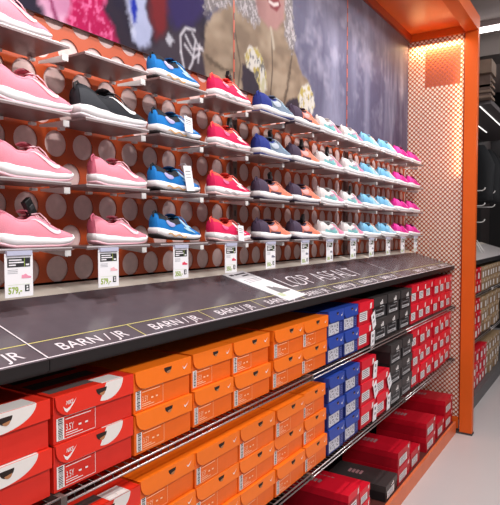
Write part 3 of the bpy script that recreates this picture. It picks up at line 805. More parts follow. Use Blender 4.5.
# ------------------------------------------------------------------ wire shelves, back board, base
def wire_shelf(x0, x1, z, label):
    t = thing('wire_shelf', label, 'wire shelf', ((x0 + x1) / 2, 0.99, z - .004), group='chrome wire shelves')
    hw = (x1 - x0) / 2 - .004
    MB().tube([(-hw, 0, 0), (hw, 0, 0)], .0027, M_CHROME, n=8).build('front_rail', t)
    MB().tube([(-hw, -.002, -.015), (hw, -.002, -.015)], .0027, M_CHROME, n=8).build('lower_rail', t)
    g = MB(); n = int(2 * hw / .028)
    for k in range(n + 1):
        x = -hw + 2 * hw * k / n
        g.tube([(x, -.002, -.015), (x, 0, 0), (x, .385, 0)], .0013, M_CHROMED, n=5)
    g.tube([(-hw, .385, 0), (hw, .385, 0)], .004, M_CHROME, n=6); g.tube([(-hw, .19, -.004), (hw, .19, -.004)], .003, M_CHROME, n=6)
    g.build('wire_grid', t)
    for s in (-1, 1):
        MB().box(s * hw - .004, s * hw + .004, -.006, .38, -.020, .002, mat('wire_bracket', (110, 98, 94), .35, metal=.5)).build('side_bracket', t)
places = ['at the near end', 'under the orange boxes', 'under the blue and black boxes', 'ending at the perforated screen']
for b in range(4):
    wire_shelf(BAYX[b], BAYX[b + 1], WIRE1, 'upper chrome wire shelf ' + places[b])
    wire_shelf(BAYX[b], BAYX[b + 1], WIRE2, 'lower chrome wire shelf ' + places[b])
tag(MB().box(-1.02, 4.375, WALL + .03, WALL + .045, 0.0, 1.2385, M_UNDER).build('back_board'), 'dark brown back board behind the stacked shoe boxes', 'back board')
base = thing('base_plinth', 'orange base plinth carrying the lowest shoe boxes on the floor', 'plinth', (1.68, 1.17, 0))
MB().box(-2.7, 2.678, -.208, -.192, 0.0, .088, M_BASE).build('front_board', base)
MB().box(-2.7, 2.678, -.192, .2, .07, .084, M_BASETOP).build('base_top', base)

# ------------------------------------------------------------------ shoe boxes
def card(name, rgb): return mat(name, rgb, 0.42, noise=0.02, nscale=30, spec=0.4)
LBL = mat('label_white', (240, 234, 232), .5); BAR = mat('barcode_ink', (60, 56, 60), .6)
HOLE = mat('box_inside_dark', (34, 16, 10), .8); HOLE2 = mat('box_inside_card', (176, 120, 80), .7)
def swoosh2d(cx, cz, s, y, m, mb):
    """small tick mark on a front face"""
    ce = [(-.5, .12), (-.38, -.10), (-.22, -.20), (0, -.08), (.25, .14), (.5, .42)]; wd = [.02, .09, .11, .085, .05, .01]
    top = [(cx + s * a, y, cz + s * (b + w)) for (a, b), w in zip(ce, wd)]; bot = [(cx + s * a, y, cz + s * (b - w)) for (a, b), w in zip(ce, wd)]
    mb.add(bot + top, [(i, i + 1, i + 7, i + 6) for i in range(5)], m)
def arc_poly(cx, cz, r, a0, a1, n=14): return [(cx + r * math.cos(a0 + (a1 - a0) * k / n), cz + r * math.sin(a0 + (a1 - a0) * k / n)) for k in range(n + 1)]
def flat(mb, pts, y, m): mb.add([(a, y, b) for a, b in pts], [tuple(range(len(pts)))], m)

def make_box(kind, w, d, h, body, lid, style):
    """origin: middle of the bottom front edge; front faces -y"""
    t = thing('shoe_box', '', 'shoe box')
    fl = h * .46; e = .0018
    b = MB().box(-w / 2 + e, w / 2 - e, .006, d - e, 0, h - .004, body); b.build('body', t)
    # lid: top slab, sides, front flap
    l = MB(); l.box(-w / 2, w / 2, .0024, d, h - .004, h - .0012, lid)
    if style in ('flap', 'flapsmall'):
        rx = w * .17; pts = [(w / 2, h - .0012), (-w / 2 + w * .012, h - .0012), (-w / 2 + w * .02, h - fl * .30)]
        pts += [(-w / 2 + w * .02 + rx * (1 - math.cos(a)), h - fl * .30 - fl * .70 * math.sin(a)) for a in np.linspace(.12, PI / 2, 9)]
        pts += [(w / 2, h - fl)]
        l.prism(pts, 'y', 0.0, .0024, lid)
    else:
        l.prism([(w / 2, h - .0012), (-w / 2, h - .0012), (-w / 2, h - fl * .9), (w / 2, h - fl * .9)], 'y', 0.0, .0024, lid)
    for s in (-1, 1): l.box(min(s * w / 2, s * (w / 2 - e)), max(s * w / 2, s * (w / 2 - e)), .0024, d, h - fl * .8, h - .0012, lid)
    lo = l.build('lid', t)
    g = MB(); hx = w * .06; hr = w * .068; hz = h - fl * .22
    if style in ('flap', 'plain', 'flapsmall'):
        flat(g, arc_poly(hx, hz, hr, PI, 2 * PI), -.0006, HOLE)
        flat(g, arc_poly(hx + hr * .15, hz - hr * .55, hr * .55, PI * 1.1, 2 * PI), -.0009, HOLE2)
        g.build('thumb_hole', lo)
    g = MB()
    if style == 'flap': swoosh2d(w * .385, h - fl * .50, w * .095, -.0006, LBL, g); g.build('printed_logo', lo)
    if style == 'flapsmall': swoosh2d(w * .36, h - fl * .50, w * .16, -.0006, LBL, g); g.build('printed_logo', lo)
    if style == 'plain' or kind == 'red_flap': pass
    # label
    g = MB()
    if style in ('flap',):
        x0, x1, z0, z1 = -w / 2 + w * .04, -w / 2 + w * .50, h * .05, h * .52; th = .0012
        for a, b2, c, d2 in ((x0, x1, z0, z0 + th), (x0, x1, z1 - th, z1), (x1 - th, x1, z0, z1)): g.add([(a, .0052, c), (b2, .0052, c), (b2, .0052, d2), (a, .0052, d2)], [(0, 1, 2, 3)], mat('pale_outline', (246, 196, 150), .5) if kind == 'orange' else LBL)
        bw = w * .085; flat(g, [(x0, z0), (x0 + bw, z0), (x0 + bw, z1), (x0, z1)], .0052, LBL)
        k = z0 + .003
        while k < z1 - .003:
            hh = random.choice((.0012, .002, .003)); flat(g, [(x0 + bw * .2, k), (x0 + bw * .8, k), (x0 + bw * .8, k + hh), (x0 + bw * .2, k + hh)], .0046, BAR); k += hh + .0018
        pl = mat('pale_print', (250, 206, 168), .5) if kind == 'orange' else LBL
        for zz, wd in ((z1 - .008, .30), (z0 + .011, .14), (z0 + .006, .20)): flat(g, [(x0 + bw * 1.2, zz), (x0 + bw * 1.2 + w * wd, zz), (x0 + bw * 1.2 + w * wd, zz + .0018), (x0 + bw * 1.2, zz + .0018)], .0052, pl)
        add_text(g, '3.5Y', .022, lambda u, v: (x0 + bw * 1.2 + u, .0052, z0 + .017 + v), pl, width=.022)
        for q in (.55, .72): flat(g, [(x0 + w * .46 * q, z0 + .020), (x0 + w * .46 * q + .008, z0 + .020), (x0 + w * .46 * q + .008, z0 + .024), (x0 + w * .46 * q, z0 + .024)], .0052, pl)
        g.build('size_label', t)
    elif style == 'flapsmall':
        x0, x1, z0, z1 = -w * .43, w * .22, h * .06, h * .50
        flat(g, [(x0, z0), (x1, z0), (x1, z1), (x0, z1)], .0052, mat('label_grey_white', (206, 204, 214), .5))
        rr = random.Random(5)
        for k in range(26):
            a = rr.uniform(x0 + .006, x1 - .02); c = rr.uniform(z0 + .003, z1 - .008); q = rr.uniform(.004, .016)
            flat(g, [(a, c), (a + q, c), (a + q, c + .003), (a, c + .003)], .0046, BAR if k % 2 else mat('label_mid', (130, 126, 140), .6))
        for k in range(5): flat(g, [(w * .30, z0 + .006 + .008 * k), (w * .42, z0 + .006 + .008 * k), (w * .42, z0 + .009 + .008 * k), (w * .30, z0 + .009 + .008 * k)], .0052, mat('blue_print', (110, 120, 190), .5))
        g.build('size_label', t)
    elif style == 'label':
        x0, x1, z0, z1 = -w * .42, w * .10, h * .16, h * .56
        flat(g, [(x0, z0), (x1, z0), (x1, z1), (x0, z1)], .0052, LBL)
        for k in range(4): flat(g, [(x0 + .006, z0 + .006 + .009 * k), (x1 - .012, z0 + .006 + .009 * k), (x1 - .012, z0 + .010 + .009 * k), (x0 + .006, z0 + .010 + .009 * k)], .0046, mat('label_mid', (130, 126, 140), .6))
        g.build('size_label', t)
        g = MB(); flat(g, [(w * .22, h * .62), (w * .33, h * .64), (w * .35, h * .88), (w * .25, h * .86)], -.0006, LBL); g.build('printed_logo', lo)
    elif style == 'bars':
        ll = mat('silver_print', (196, 194, 196), .5); x0, x1, z0, z1 = -w * .36, w * .34, h * .08, h * .52; th = .003
        for a, b2, c, d2 in ((x0, x1, z0, z0 + h * .13), (x0, x0 + th, z0, z1 - h * .05), (x1 - th, x1, z0, z1), (x0 + w * .4, x1, z1 - th, z1)): flat(g, [(a, c), (b2, c), (b2, d2), (a, d2)], .0052, ll)
        for k in range(5): flat(g, [(x0 + w * .05 + w * .11 * k, z0 + h * .03), (x0 + w * .11 + w * .11 * k, z0 + h * .03), (x0 + w * .11 + w * .11 * k, z0 + h * .10), (x0 + w * .05 + w * .11 * k, z0 + h * .10)], .0046, BAR)
        flat(g, [(x0 + w * .1, z1 - h * .18), (x1 - w * .12, z1 - h * .18), (x1 - w * .12, z1 - h * .12), (x0 + w * .1, z1 - h * .12)], .0052, mat('grey_print', (120, 118, 120), .5))
        g.build('size_label', t)
        g = MB()
        for k in range(3):   # three slanted bars
            a = w * (-.02 + .075 * k); hh = h * (.10 + .055 * k)
            flat(g, [(a, h * .62), (a + w * .055, h * .62), (a + w * .055 - w * .03, h * .62 + hh), (a - w * .03, h * .62 + hh)], -.0006, LBL)
        g.build('printed_logo', lo)
    elif style == 'plain':
        pass
    return t

OR_B, OR_L = card('orange_card', (238, 104, 18)), card('bright_orange_card', (250, 120, 22))
RD_B, RD_L = card('red_card', (216, 42, 28)), card('bright_red_card', (230, 48, 30))
BL_B, BL_L = card('navy_blue_card', (30, 44, 118)), card('royal_blue_card', (40, 70, 164))
CR_B, CR_L = card('crimson_card', (196, 18, 40)), card('bright_crimson_card', (226, 22, 46))
BK_B, BK_L = card('black_card', (36, 34, 36)), card('charcoal_card', (62, 58, 58))
DR_B, DR_L = card('deep_red_card', (178, 12, 34)), card('deep_red_lid', (198, 14, 38))

def white_disc(t, w, h, d, logo=True, hole_x=0.0, dw=.225):
    """white quarter disc round the thumb hole, on the lid flap and over the lid top"""
    lo = [c for c in kids(t) if c.name.startswith('lid')][0]
    fl = h * .46
    g = MB(); r = fl * .86; cx = hole_x
    pts = [(cx, h - .0014)] + [(cx + w * dw * math.cos(a), h - .0014 - r * math.sin(a)) for a in np.linspace(0, PI * .62, 14)]
    flat(g, pts, -.0003, mat('white_print', (232, 226, 222), .45))
    z = h - .0010
    gp = mat('grey_print_top', (96, 84, 82), .5)
    for (x0, x1, y0, y1, m) in ((cx - w * .05, cx + w * dw, .001, .05, mat('white_print', (232, 226, 222), .45)), (-w * .45, cx - w * .05, .03, .06, gp), (-w * .45, cx + w * .2, .085, .13, gp), (-w * .45, cx + w * .2, .16, .2, gp)):
        g.add([(x0, y0, z), (x1, y0, z), (x1, y1, z), (x0, y1, z)], [(0, 1, 2, 3)], m)
    g.build('printed_disc', lo)
    if logo:
        g = MB()
        add_text(g, 'NIKE', .013, lambda u, v: (-w * .37 + u, -.0006, h - fl * .50 + v), LBL, width=.020, shear=.25, bold=.0002)
        swoosh2d(-w * .325, h - fl * .62, .036, -.0006, LBL, g); g.build('printed_logo', lo)

BOXES = {}
def proto(key, *a):
    if key not in BOXES: BOXES[key] = [make_box(*a), False]
    return BOXES[key]
def place(key, x, y, z, label, group, rz=0.0):
    p = BOXES[key]
    if not p[1]:
        p[1] = True; o = p[0]; o.location = (x, y, z); o.rotation_euler = (0, 0, rz); o['label'] = label; o['group'] = group; return o
    return dup(p[0], (x, y, z), rz, label, group)
BD = 0.30; YF = 1.0
proto('redA', 'red', .243, BD, .107, RD_B, RD_L, 'plain'); white_disc(BOXES['redA'][0], .243, .107, BD, False, .0, .36)
proto('redB', 'red', .238, BD, .107, RD_B, RD_L, 'flap'); white_disc(BOXES['redB'][0], .238, .107, BD, True, .03)
# the flap box of the red sort carries its own lettering, so its small tick goes
for c in kids(BOXES['redB'][0]):
    if c.name.startswith('lid'):
        for q in kids(c):
            if q.name.startswith('printed_logo') and len(q.data.polygons) == 5: bpy.data.objects.remove(q)
proto('or', 'orange', .226, BD, .107, OR_B, OR_L, 'flap'); proto('orS', 'orange', .20, BD, .107, OR_B, OR_L, 'flap')
proto('bl', 'blue', .166, BD, .112, BL_B, BL_L, 'flapsmall')
proto('cr', 'crimson', .190, BD, .112, CR_B, CR_L, 'label')
proto('bk', 'black', .196, BD, .113, BK_B, BK_L, 'bars')
proto('cs', 'crimson', .162, BD, .118, CR_B, CR_L, 'label')
LEV2 = ['lower', 'upper']; LEV3 = ['bottom', 'middle', 'top']
def stack(key, xc, z, h, n, what, group, zone, yj=0.004):
    for k in range(n):
        lev = (LEV2 if n == 2 else LEV3)[k] if n <= 3 else ORD[k]
        place(key, xc + random.uniform(-.003, .003), YF + random.uniform(0, yj), z + k * (h + .0006), '%s, %s in %s' % (what, lev, zone), group, random.uniform(-.006, .006))
U, Lw = 'upper wire shelf', 'lower wire shelf'
z1, z2 = WIRE1 + .0012, WIRE2 + .0012
stack('redA', .643, z1, .107, 2, 'red box with white disc and plain front', 'red flip-lid boxes', 'near end stack, ' + U)
stack('redB', .888, z1, .107, 2, 'red box with white disc and logo', 'red flip-lid boxes', 'stack beside orange, ' + U)
for i, xc in enumerate((1.128, 1.352, 1.572, 1.818, 2.046)):
    stack('or' if i != 1 else 'orS', xc, z1, .107, 2, 'orange flip-lid shoe box', 'orange boxes on the upper shelf', '%s orange column, %s' % (ORD[i], U), .01)
for i, xc in enumerate((2.245, 2.415)):
    stack('bl', xc, z1, .112, 2, 'blue flip-lid shoe box with pale label', 'blue boxes', '%s blue column, %s' % (['left', 'right'][i], U))
stack('cr', 2.600, z1, .112, 2, 'crimson shoe box beside the blue boxes', 'crimson boxes next to the blue', 'stack on ' + U)
for i, xc in enumerate((2.81, 3.02, 3.235)):
    stack('bk', xc, z1, .113, 2, 'black shoe box with silver print', 'black boxes', '%s black column, %s' % (ORD[i], U), .012)
for i in range(6):
    stack('cs', 3.428 + i * .1705, z1, .118, 2, 'crimson shoe box with white label', 'crimson boxes by the end screen', '%s far crimson column, %s' % (ORD[i], U), .015)
# lower shelf
stack('redA', .66, z2, .107, 3, 'red box with white disc and plain front', 'red flip-lid boxes', 'near end stack, ' + Lw)
stack('redB', .912, z2, .107, 3, 'red box with white disc and logo', 'red flip-lid boxes', 'stack beside orange, ' + Lw)
for i, xc in enumerate((1.150, 1.379, 1.608, 1.837, 2.056)):
    stack('orS' if i == 4 else 'or', xc, z2, .107, 3, 'orange flip-lid shoe box', 'orange boxes on the lower shelf', '%s orange column, %s' % (ORD[i], Lw), .012)
for i, xc in enumerate((2.252, 2.438)):
    stack('bl', xc, z2, .112, 3, 'blue flip-lid shoe box with pale label', 'blue boxes', '%s blue column, %s' % (['left', 'right'][i], Lw))
stack('cr', 2.640, z2, .112, 3, 'crimson shoe box beside the blue boxes', 'crimson boxes next to the blue', 'stack on ' + Lw)
stack('cr', 2.848, z2, .112, 2, 'crimson shoe box beside the black boxes', 'crimson boxes next to the blue', 'stack on ' + Lw)
for i, xc in enumerate((3.062, 3.275)):
    stack('bk', xc, z2, .113, 3, 'black shoe box with silver print', 'black boxes', '%s black column, %s' % (['left', 'right'][i], Lw), .01)
for i in range(6):
    stack('cs', 3.464 + i * .1637, z2, .118, 3, 'crimson shoe box with white label', 'crimson boxes by the end screen', '%s far crimson column, %s' % (ORD[i], Lw), .015)
# paper slips hanging on crimson boxes
slip0 = None
def slip(x, z, tilt, lab):
    global slip0
    if slip0 is None:
        slip0 = t = thing('paper_slip', lab, 'tag', (x, YF - .006, z), group='white paper slips on crimson boxes')
        MB().box(-.025, .025, -.0006, .0006, -.088, 0, M_PAPER).build('card', t)
        g = MB(); g.box(-.008, .006, -.0011, -.0006, -.030, -.016, M_INK); g.box(-.009, .010, -.0011, -.0006, -.058, -.044, M_GREYINK); g.build('print', t)
        o = t
    else: o = dup(slip0, (x, YF - .006, z), 0, lab, 'white paper slips on crimson boxes')
    o.rotation_euler = (math.radians(4), math.radians(tilt), 0)
slip(2.665, 1.125, -28, 'white paper slip hanging on the upper crimson box beside blue boxes, upper shelf')
slip(2.668, 1.035, -8, 'white paper slip hanging on the lower crimson box beside blue boxes, upper shelf')
slip(2.715, .875, 0, 'white paper slip on the top crimson box next to blue stack, lower shelf')
slip(2.700, .765, -30, 'white paper slip on the middle crimson box next to blue stack, lower shelf')
slip(2.715, .655, 0, 'white paper slip on the bottom crimson box next to blue stack, lower shelf')
slip(2.91, .755, -34, 'white paper slip on the upper crimson box next to black stack, lower shelf')
slip(2.92, .655, -4, 'white paper slip on the lower crimson box next to black stack, lower shelf')

# boxes on the base
def make_floor_box(key, w, d, h, body, lid, bars=False):
    t = thing('shoe_box', '', 'shoe box')
    MB().box(-w / 2 + .002, w / 2 - .002, .002, d - .002, 0, h - .003, body).build('body', t)
    l = MB().box(-w / 2, w / 2, 0, d, h - .003, h, lid)
    for s in (-1, 1): l.box(min(s * w / 2, s * (w / 2 - .002)), max(s * w / 2, s * (w / 2 - .002)), 0, d, h - .035, h - .003, lid)
    l.box(-w / 2 + .002, w / 2 - .002, 0, .002, h - .035, h - .003, lid)
    lo = l.build('lid', t)
    g = MB(); lw = mat('label_white', (240, 234, 232), .5)
    flat(g, [(-w * .40, h * .15), (w * .20, h * .15), (w * .20, h * .60), (-w * .40, h * .60)], -.0006, lw)
    for k in range(4): flat(g, [(-w * .35, h * (.2 + .1 * k)), (w * .12, h * (.2 + .1 * k)), (w * .12, h * (.24 + .1 * k)), (-w * .35, h * (.24 + .1 * k))], -.0012, mat('label_mid', (130, 126, 140), .6))
    g.build('size_label', t)
    g = MB()
    if bars:
        for k in range(3): flat(g, [(w * (-.05 + .08 * k), h * .70), (w * (.01 + .08 * k), h * .70), (w * (-.03 + .08 * k), h * (.78 + .06 * k)), (w * (-.09 + .08 * k), h * (.78 + .06 * k))], -.0012, lw)
    else:
        flat(g, [(w * .28, h * .72), (w * .37, h * .74), (w * .39, h * .95), (w * .31, h * .93)], -.0012, lw)
    # print on the lid top
    pm = mat('lid_top_print', (176, 128, 132), .5)
    for k in range(4): g.add([(-w * .12 + .0, d * .50 + .0 + .022 * k, h + .0005), (w * .12, d * .50 + .022 * k, h + .0005), (w * .16, d * .50 + .016 + .022 * k, h + .0005), (-w * .08, d * .50 + .016 + .022 * k, h + .0005)], [(0, 1, 2, 3)], pm)
    g.build('printed_logo', lo)
    BOXES[key] = [t, False]
make_floor_box('fl', .19, .34, .105, DR_B, DR_L); make_floor_box('flk', .20, .34, .085, BK_B, BK_L, True); make_floor_box('fln', .22, .34, .11, BL_B, card('navy_lid', (34, 40, 92)))
make_floor_box('flx', .222, .34, .105, DR_B, DR_L); make_floor_box('flw', .225, .34, .095, DR_B, DR_L); make_floor_box('fls', .135, .34, .125, DR_B, CR_L)
zb = .0845; G = 'boxes on the base plinth'
Y0 = .985
for k in range(2):
    w = ['lower', 'upper'][k]
    place('fls', 2.40, Y0 - .008, zb + k * .1254, 'deep red box, %s of the nearest crimson stack on the base plinth' % w, G)
    place('flw', 3.185, Y0 + .004, zb + k * .0954, 'deep red box, %s of the stack right of the black box on the base plinth' % w, G)
    place('flw', 3.755, Y0 + .002, zb + k * .0954, 'deep red box, %s of the middle stack on the base plinth' % w, G)
    place('flx', 4.245, Y0 + .004, zb + k * .1054, 'deep red box, %s of the stack against the perforated end screen' % w, G)
place('fls', 2.556, Y0, zb, 'deep red box, lower of the second crimson stack on the base plinth', G)
make_floor_box('flc', .135, .34, .075, DR_B, CR_L)
place('flc', 2.556, Y0, zb + .1254, 'flat deep red box, upper of the second crimson stack on the base plinth', G)
place('flk', 2.955, Y0 + .0, zb, 'black shoe box standing low between deep red stacks on the base plinth', G, .02)
place('fl', 3.415, Y0 + .006, zb, 'single deep red box in the gap left of the middle base stack', G)
place('fl', 4.020, Y0 + .006, zb, 'single deep red box in the gap left of the end base stack', G)
place('fln', 2.10, Y0 + .02, zb, 'navy box at the near end of the base plinth', G)
slip(2.435, .300, -28, 'white paper slip on the nearest crimson stack on the base plinth')
slip(2.600, .262, -24, 'white paper slip on the second crimson stack on the base plinth')

# ------------------------------------------------------------------ canopy, end screen
HB0, HB1 = 0.85, 0.94        # header beam / post, from aisle side inwards
cf = thing('end_screen', 'tall orange post with perforated screen closing the end of the wall', 'end screen', (4.38, .895, 0))
hd = thing('header_canopy', 'orange header canopy running above the mural', 'canopy', (4.38, .895, 2.99))
O = Vector((4.38, .895, 0))
def cbox(name, x0, x1, y0, y1, z0, z1, m, lab=None, bevel=0.0, top=False):
    dz = 2.99 if top else 0
    o = MB().box(x0 - O.x, x1 - O.x, y0 - O.y, y1 - O.y, z0 - dz, z1 - dz, m).build(name, hd if top else cf, bevel=bevel)
    if lab: o['label'] = lab
    return o
cbox('post', 4.365, 4.42, HB0, HB1, .012, 2.99, M_FRAME, bevel=.002)
cbox('post_foot', 4.36, 4.43, HB0 - .004, HB1 + .03, 0, .012, mat('dark_foot', (60, 58, 60), .5))
cbox('header_beam', -1.0, 4.42, HB0, HB1, 2.99, 3.10, M_FRAME, bevel=.002, top=True)
cbox('soffit', -1.0, 4.42, HB1, WALL + .02, 3.045, 3.06, M_SOFFIT, top=True)
cbox('top_trim', -1.0, 4.37, WALL - .035, WALL - .016, 2.9925, 3.044, M_TRIM, top=True)
cbox('inner_rail', 4.372, 4.42, HB1 + .0005, WALL - .016, 2.991, 3.044, M_FRAME, top=True)
cbox('screen_edge', 4.384, 4.40, HB1, HB1 + .012, .10, 2.989, M_TRIM)
# perforated sheet
def screen():
    y0, y1, z0, z1 = HB1 + .012, WALL + .02, .12, 2.989
    p = 0.0345; bm = bmesh.new(); hr = .0106
    ny = int((y1 - y0) / p) + 2; nz = int((z1 - z0) / p) + 2
    for j in range(2 * nz):
        for i in range(ny + 1):
            cy = y0 + i * p + (p / 2 if j % 2 else 0); cz = z0 + j * p / 2
            inn = []; out = []
            for k in range(8):
                a = PI * k / 4
                inn.append(bm.verts.new((0, cy + hr * math.cos(a), cz + hr * math.sin(a))))
                r = p / 2 if k % 2 == 0 else p / 2 * math.sqrt(.5)
                out.append(bm.verts.new((0, cy + r * math.cos(a), cz + r * math.sin(a))))
            for k in range(8): bm.faces.new((inn[k], out[k], out[(k + 1) % 8], inn[(k + 1) % 8]))
    bmesh.ops.remove_doubles(bm, verts=bm.verts, dist=1e-4)
    for co, no in (((0, y0, 0), (0, -1, 0)), ((0, y1, 0), (0, 1, 0)), ((0, 0, z0), (0, 0, -1)), ((0, 0, z1), (0, 0, 1))):
        bmesh.ops.bisect_plane(bm, geom=bm.verts[:] + bm.edges[:] + bm.faces[:], plane_co=co, plane_no=no, clear_outer=True)
    me = bpy.data.meshes.new('perforated_screen'); bm.to_mesh(me); bm.free(); me.materials.append(M_MESH)
    o = bpy.data.objects.new('perforated_screen', me); COL.objects.link(o); o.parent = cf
    o.location = (PX - O.x, -O.y, 0)
    md = o.modifiers.new('thickness', 'SOLIDIFY'); md.thickness = .0012
screen()
cbox('light_standin_sheet', PX + .004, PX + .008, HB1 + .012, WALL + .02, .12, 2.989, M_PALE, 'added pale sheet standing in for the bright space behind the perforations')  # added sheet, pale colour stands in for light coming through the holes
cbox('red_shade_patch', PX + .0022, PX + .0038, .975, 1.235, 2.63, 2.915, M_SCREEN_SHADE, 'added dark red sheet standing in for a shadow and red cast')  # added patch, shadow and red cast on the screen put into its colour
cbox('screen_sill', 4.384, 4.41, HB1 + .012, WALL + .02, .03, .12, M_FRAME)
def add_light(name, typ, loc, rot, energy, color=(1, 1, 1), **kw):
    ld = bpy.data.lights.new(name, typ); ld.energy = energy; ld.color = color
    for k, v in kw.items(): setattr(ld, k, v)
    o = bpy.data.objects.new(name, ld); COL.objects.link(o); o.location = loc; o.rotation_euler = rot
    return o
def aim(loc, to): return (Vector(to) - Vector(loc)).to_track_quat('-Z', 'Y').to_euler()

# ------------------------------------------------------------------ the next run of shelving beyond the frame
M_NB = mat('kraft_card', (150, 122, 92), .6, noise=.12, nscale=25); M_NBD = mat('kraft_lid', (176, 148, 114), .6, noise=.1, nscale=25)
nd = deck(4.43, 7.4, 'pale sloped display counter beyond the orange post', mat('pale_counter', (206, 200, 200), .4), mat('dark_fascia', (40, 38, 40), .5), M_LEDGE, .04)
for b in range(2):
    for z, nm in ((WIRE1, 'upper'), (WIRE2, 'lower')):
        wire_shelf(4.44 + 1.45 * b, 4.44 + 1.45 * (b + 1), z, '%s chrome wire shelf beyond the orange post, %s' % (nm, ['nearer', 'farther'][b]))
pl = MB().box(4.43, 7.4, .968, .985, 0, .105, mat('grey_plinth', (92, 90, 92), .5)); pl.box(4.43, 7.4, .985, 1.375, .085, .105, mat('grey_plinth', (92, 90, 92), .5))
tag(pl.build('grey_plinth'), 'dark grey plinth on the floor beyond the orange post', 'plinth')
tag(MB().box(4.43, 7.4, WALL + .03, WALL + .045, 0, 1.2385, M_UNDER).build('back_board'), 'brown back board behind the kraft boxes beyond the post', 'back board')
small0 = {}
def small_box(kind, x, z, w, h, lab):
    if kind not in small0:
        b, l = (M_NB, M_NBD) if kind == 'kraft' else (CR_B, CR_L)
        m = MB().box(-w / 2, w / 2, .002, .30, 0, h - .002, b); m.box(-w / 2 - .001, w / 2 + .001, 0, .301, h - .032, h, l)
        m.add([(-w * .36, .0015, h * .1), (w * .1, .0015, h * .1), (w * .1, .0015, h * .58), (-w * .36, .0015, h * .58)], [(0, 1, 2, 3)], LBL)
        m.add([(w * .2, -.0006, h * .76), (w * .33, -.0006, h * .76), (w * .33, -.0006, h * .92), (w * .2, -.0006, h * .92)], [(0, 1, 2, 3)], LBL)
        small0[kind] = o = m.build('shoe_box'); tag(o, lab, 'shoe box')
    else:
        o = small0[kind].copy(); COL.objects.link(o); o['label'] = lab
    o['group'] = ('kraft' if kind == 'kraft' else 'crimson') + ' boxes beyond the post'
    o.location = (x, YF + random.uniform(0, .02), z); o.rotation_euler = (0, 0, random.uniform(-.006, .006))
X0 = 4.98
for zone, z0, n, h in (('upper wire shelf', z1, 2, .112), ('lower wire shelf', z2, 3, .112), ('base', .1062, 3, .135)):
    for c in range(11):
        kind = 'crimson' if c < (4 if zone != 'base' else 6) else 'kraft'
        w = .145
        for k in range(n):
            hh = .112
            small_box(kind, X0 + c * .152, z0 + k * (hh + .0008), w, hh, '%s box beyond the orange post, %s column, %s row of the %s' % (kind, ORD[c], ORD[k], zone))
# dark upper part with hooks and garments
tag(MB().box(4.43, 7.4, WALL, WALL + .02, 1.39, 2.62, mat('black_slat_panel', (24, 24, 26), .6)).build('black_wall_panel'), 'black wall panel above the pale counter beyond the post', 'wall panel')
hook0 = None
for i, (x, z) in enumerate([(6.15, 1.94), (6.15, 1.785), (6.15, 1.615), (6.72, 1.94), (6.72, 1.79)]):
    m = MB().tube([(0, 0, .0), (0, -.24, .0), (0, -.262, .012), (0, -.270, .030)], .006, M_RUBBER, n=6) if hook0 is None else None
    if hook0 is None: o = hook0 = m.build('display_hook'); tag(o, '', 'hook')
    else: o = hook0.copy(); COL.objects.link(o)
    o['label'] = ['topmost white hook right of the orange post', 'second white hook right of the orange post', 'lowest white hook right of the orange post', 'upper white hook at the picture edge', 'lower white hook at the picture edge'][i]
    o['group'] = 'white display hooks'; o.location = (x, WALL, z)
stand = thing('wire_stand', 'small white wire stand on the pale counter beyond the post', 'stand', (6.12, 1.16, 1.3045))
for s in (-1, 1): MB().tube([(s * .06, -.05, .0), (s * .05, .02, .12)], .006, M_RUBBER, n=6).build('leg', stand)
MB().tube([(-.055, .02, .12), (.055, .02, .12)], .006, M_RUBBER, n=6).build('top_bar', stand)
garm0 = None
for i, x in enumerate((6.5, 6.9, 7.2)):
    if garm0 is None:
        m = MB(); rings = []
        for k in range(9):
            f = k / 8; w = .09 + .13 * min(1, f * 3); dth = .05 + .03 * math.sin(f * 3)
            rings.append([(w * math.cos(a) + .01 * math.sin(5 * f + 3 * a), dth * math.sin(a) * (1 + .2 * math.sin(6 * a)), -.6 * f) for a in np.linspace(0, 2 * PI, 17)[:-1]])
        m.loft(rings, mat('black_fabric', (30, 32, 36), .8)); garm0 = o = m.build('dark_garment', recalc=True); tag(o, '', 'garment')
    else: o = garm0.copy(); COL.objects.link(o)
    o['label'] = '%s dark garment hanging on the black wall beyond the post' % ['nearest', 'middle', 'farthest'][i]; o['group'] = 'dark hanging garments'
    o.location = (x, WALL - .10, 2.45); o.rotation_euler = (0, 0, 1.2)
cn = thing('canopy', 'dark grey canopy with light strips beyond the orange post', 'canopy', (5.2, 1.1, 2.6))
MB().box(0.0, 2.2, -.2, .27, .02, .06, mat('canopy_grey', (92, 86, 88), .5)).build('soffit', cn)
M_LED2 = mat('led_white', (255, 250, 246), .4, emit=1.3)
for y in (-.10, .10): MB().box(.05, 1.5, y - .004, y + .004, .014, .02, M_LED2).build('light_strip', cn)
wd = mat('brown_board', (128, 108, 94), .6, noise=.15, nscale=12)
MB().box(-.12, .10, -.22, .27, .26, .37, wd).build('header_end', cn)
MB().box(-.06, .06, -.20, .27, .06, .26, mat('brown_board_dark', (104, 84, 76), .6, noise=.2, nscale=14)).build('header_panel', cn)
g = MB()
for k in range(4): g.box(-.10 + .02 * k, .09, -.215, .27, .055 + .05 * k, .075 + .05 * k, wd)
g.build('header_slat', cn)
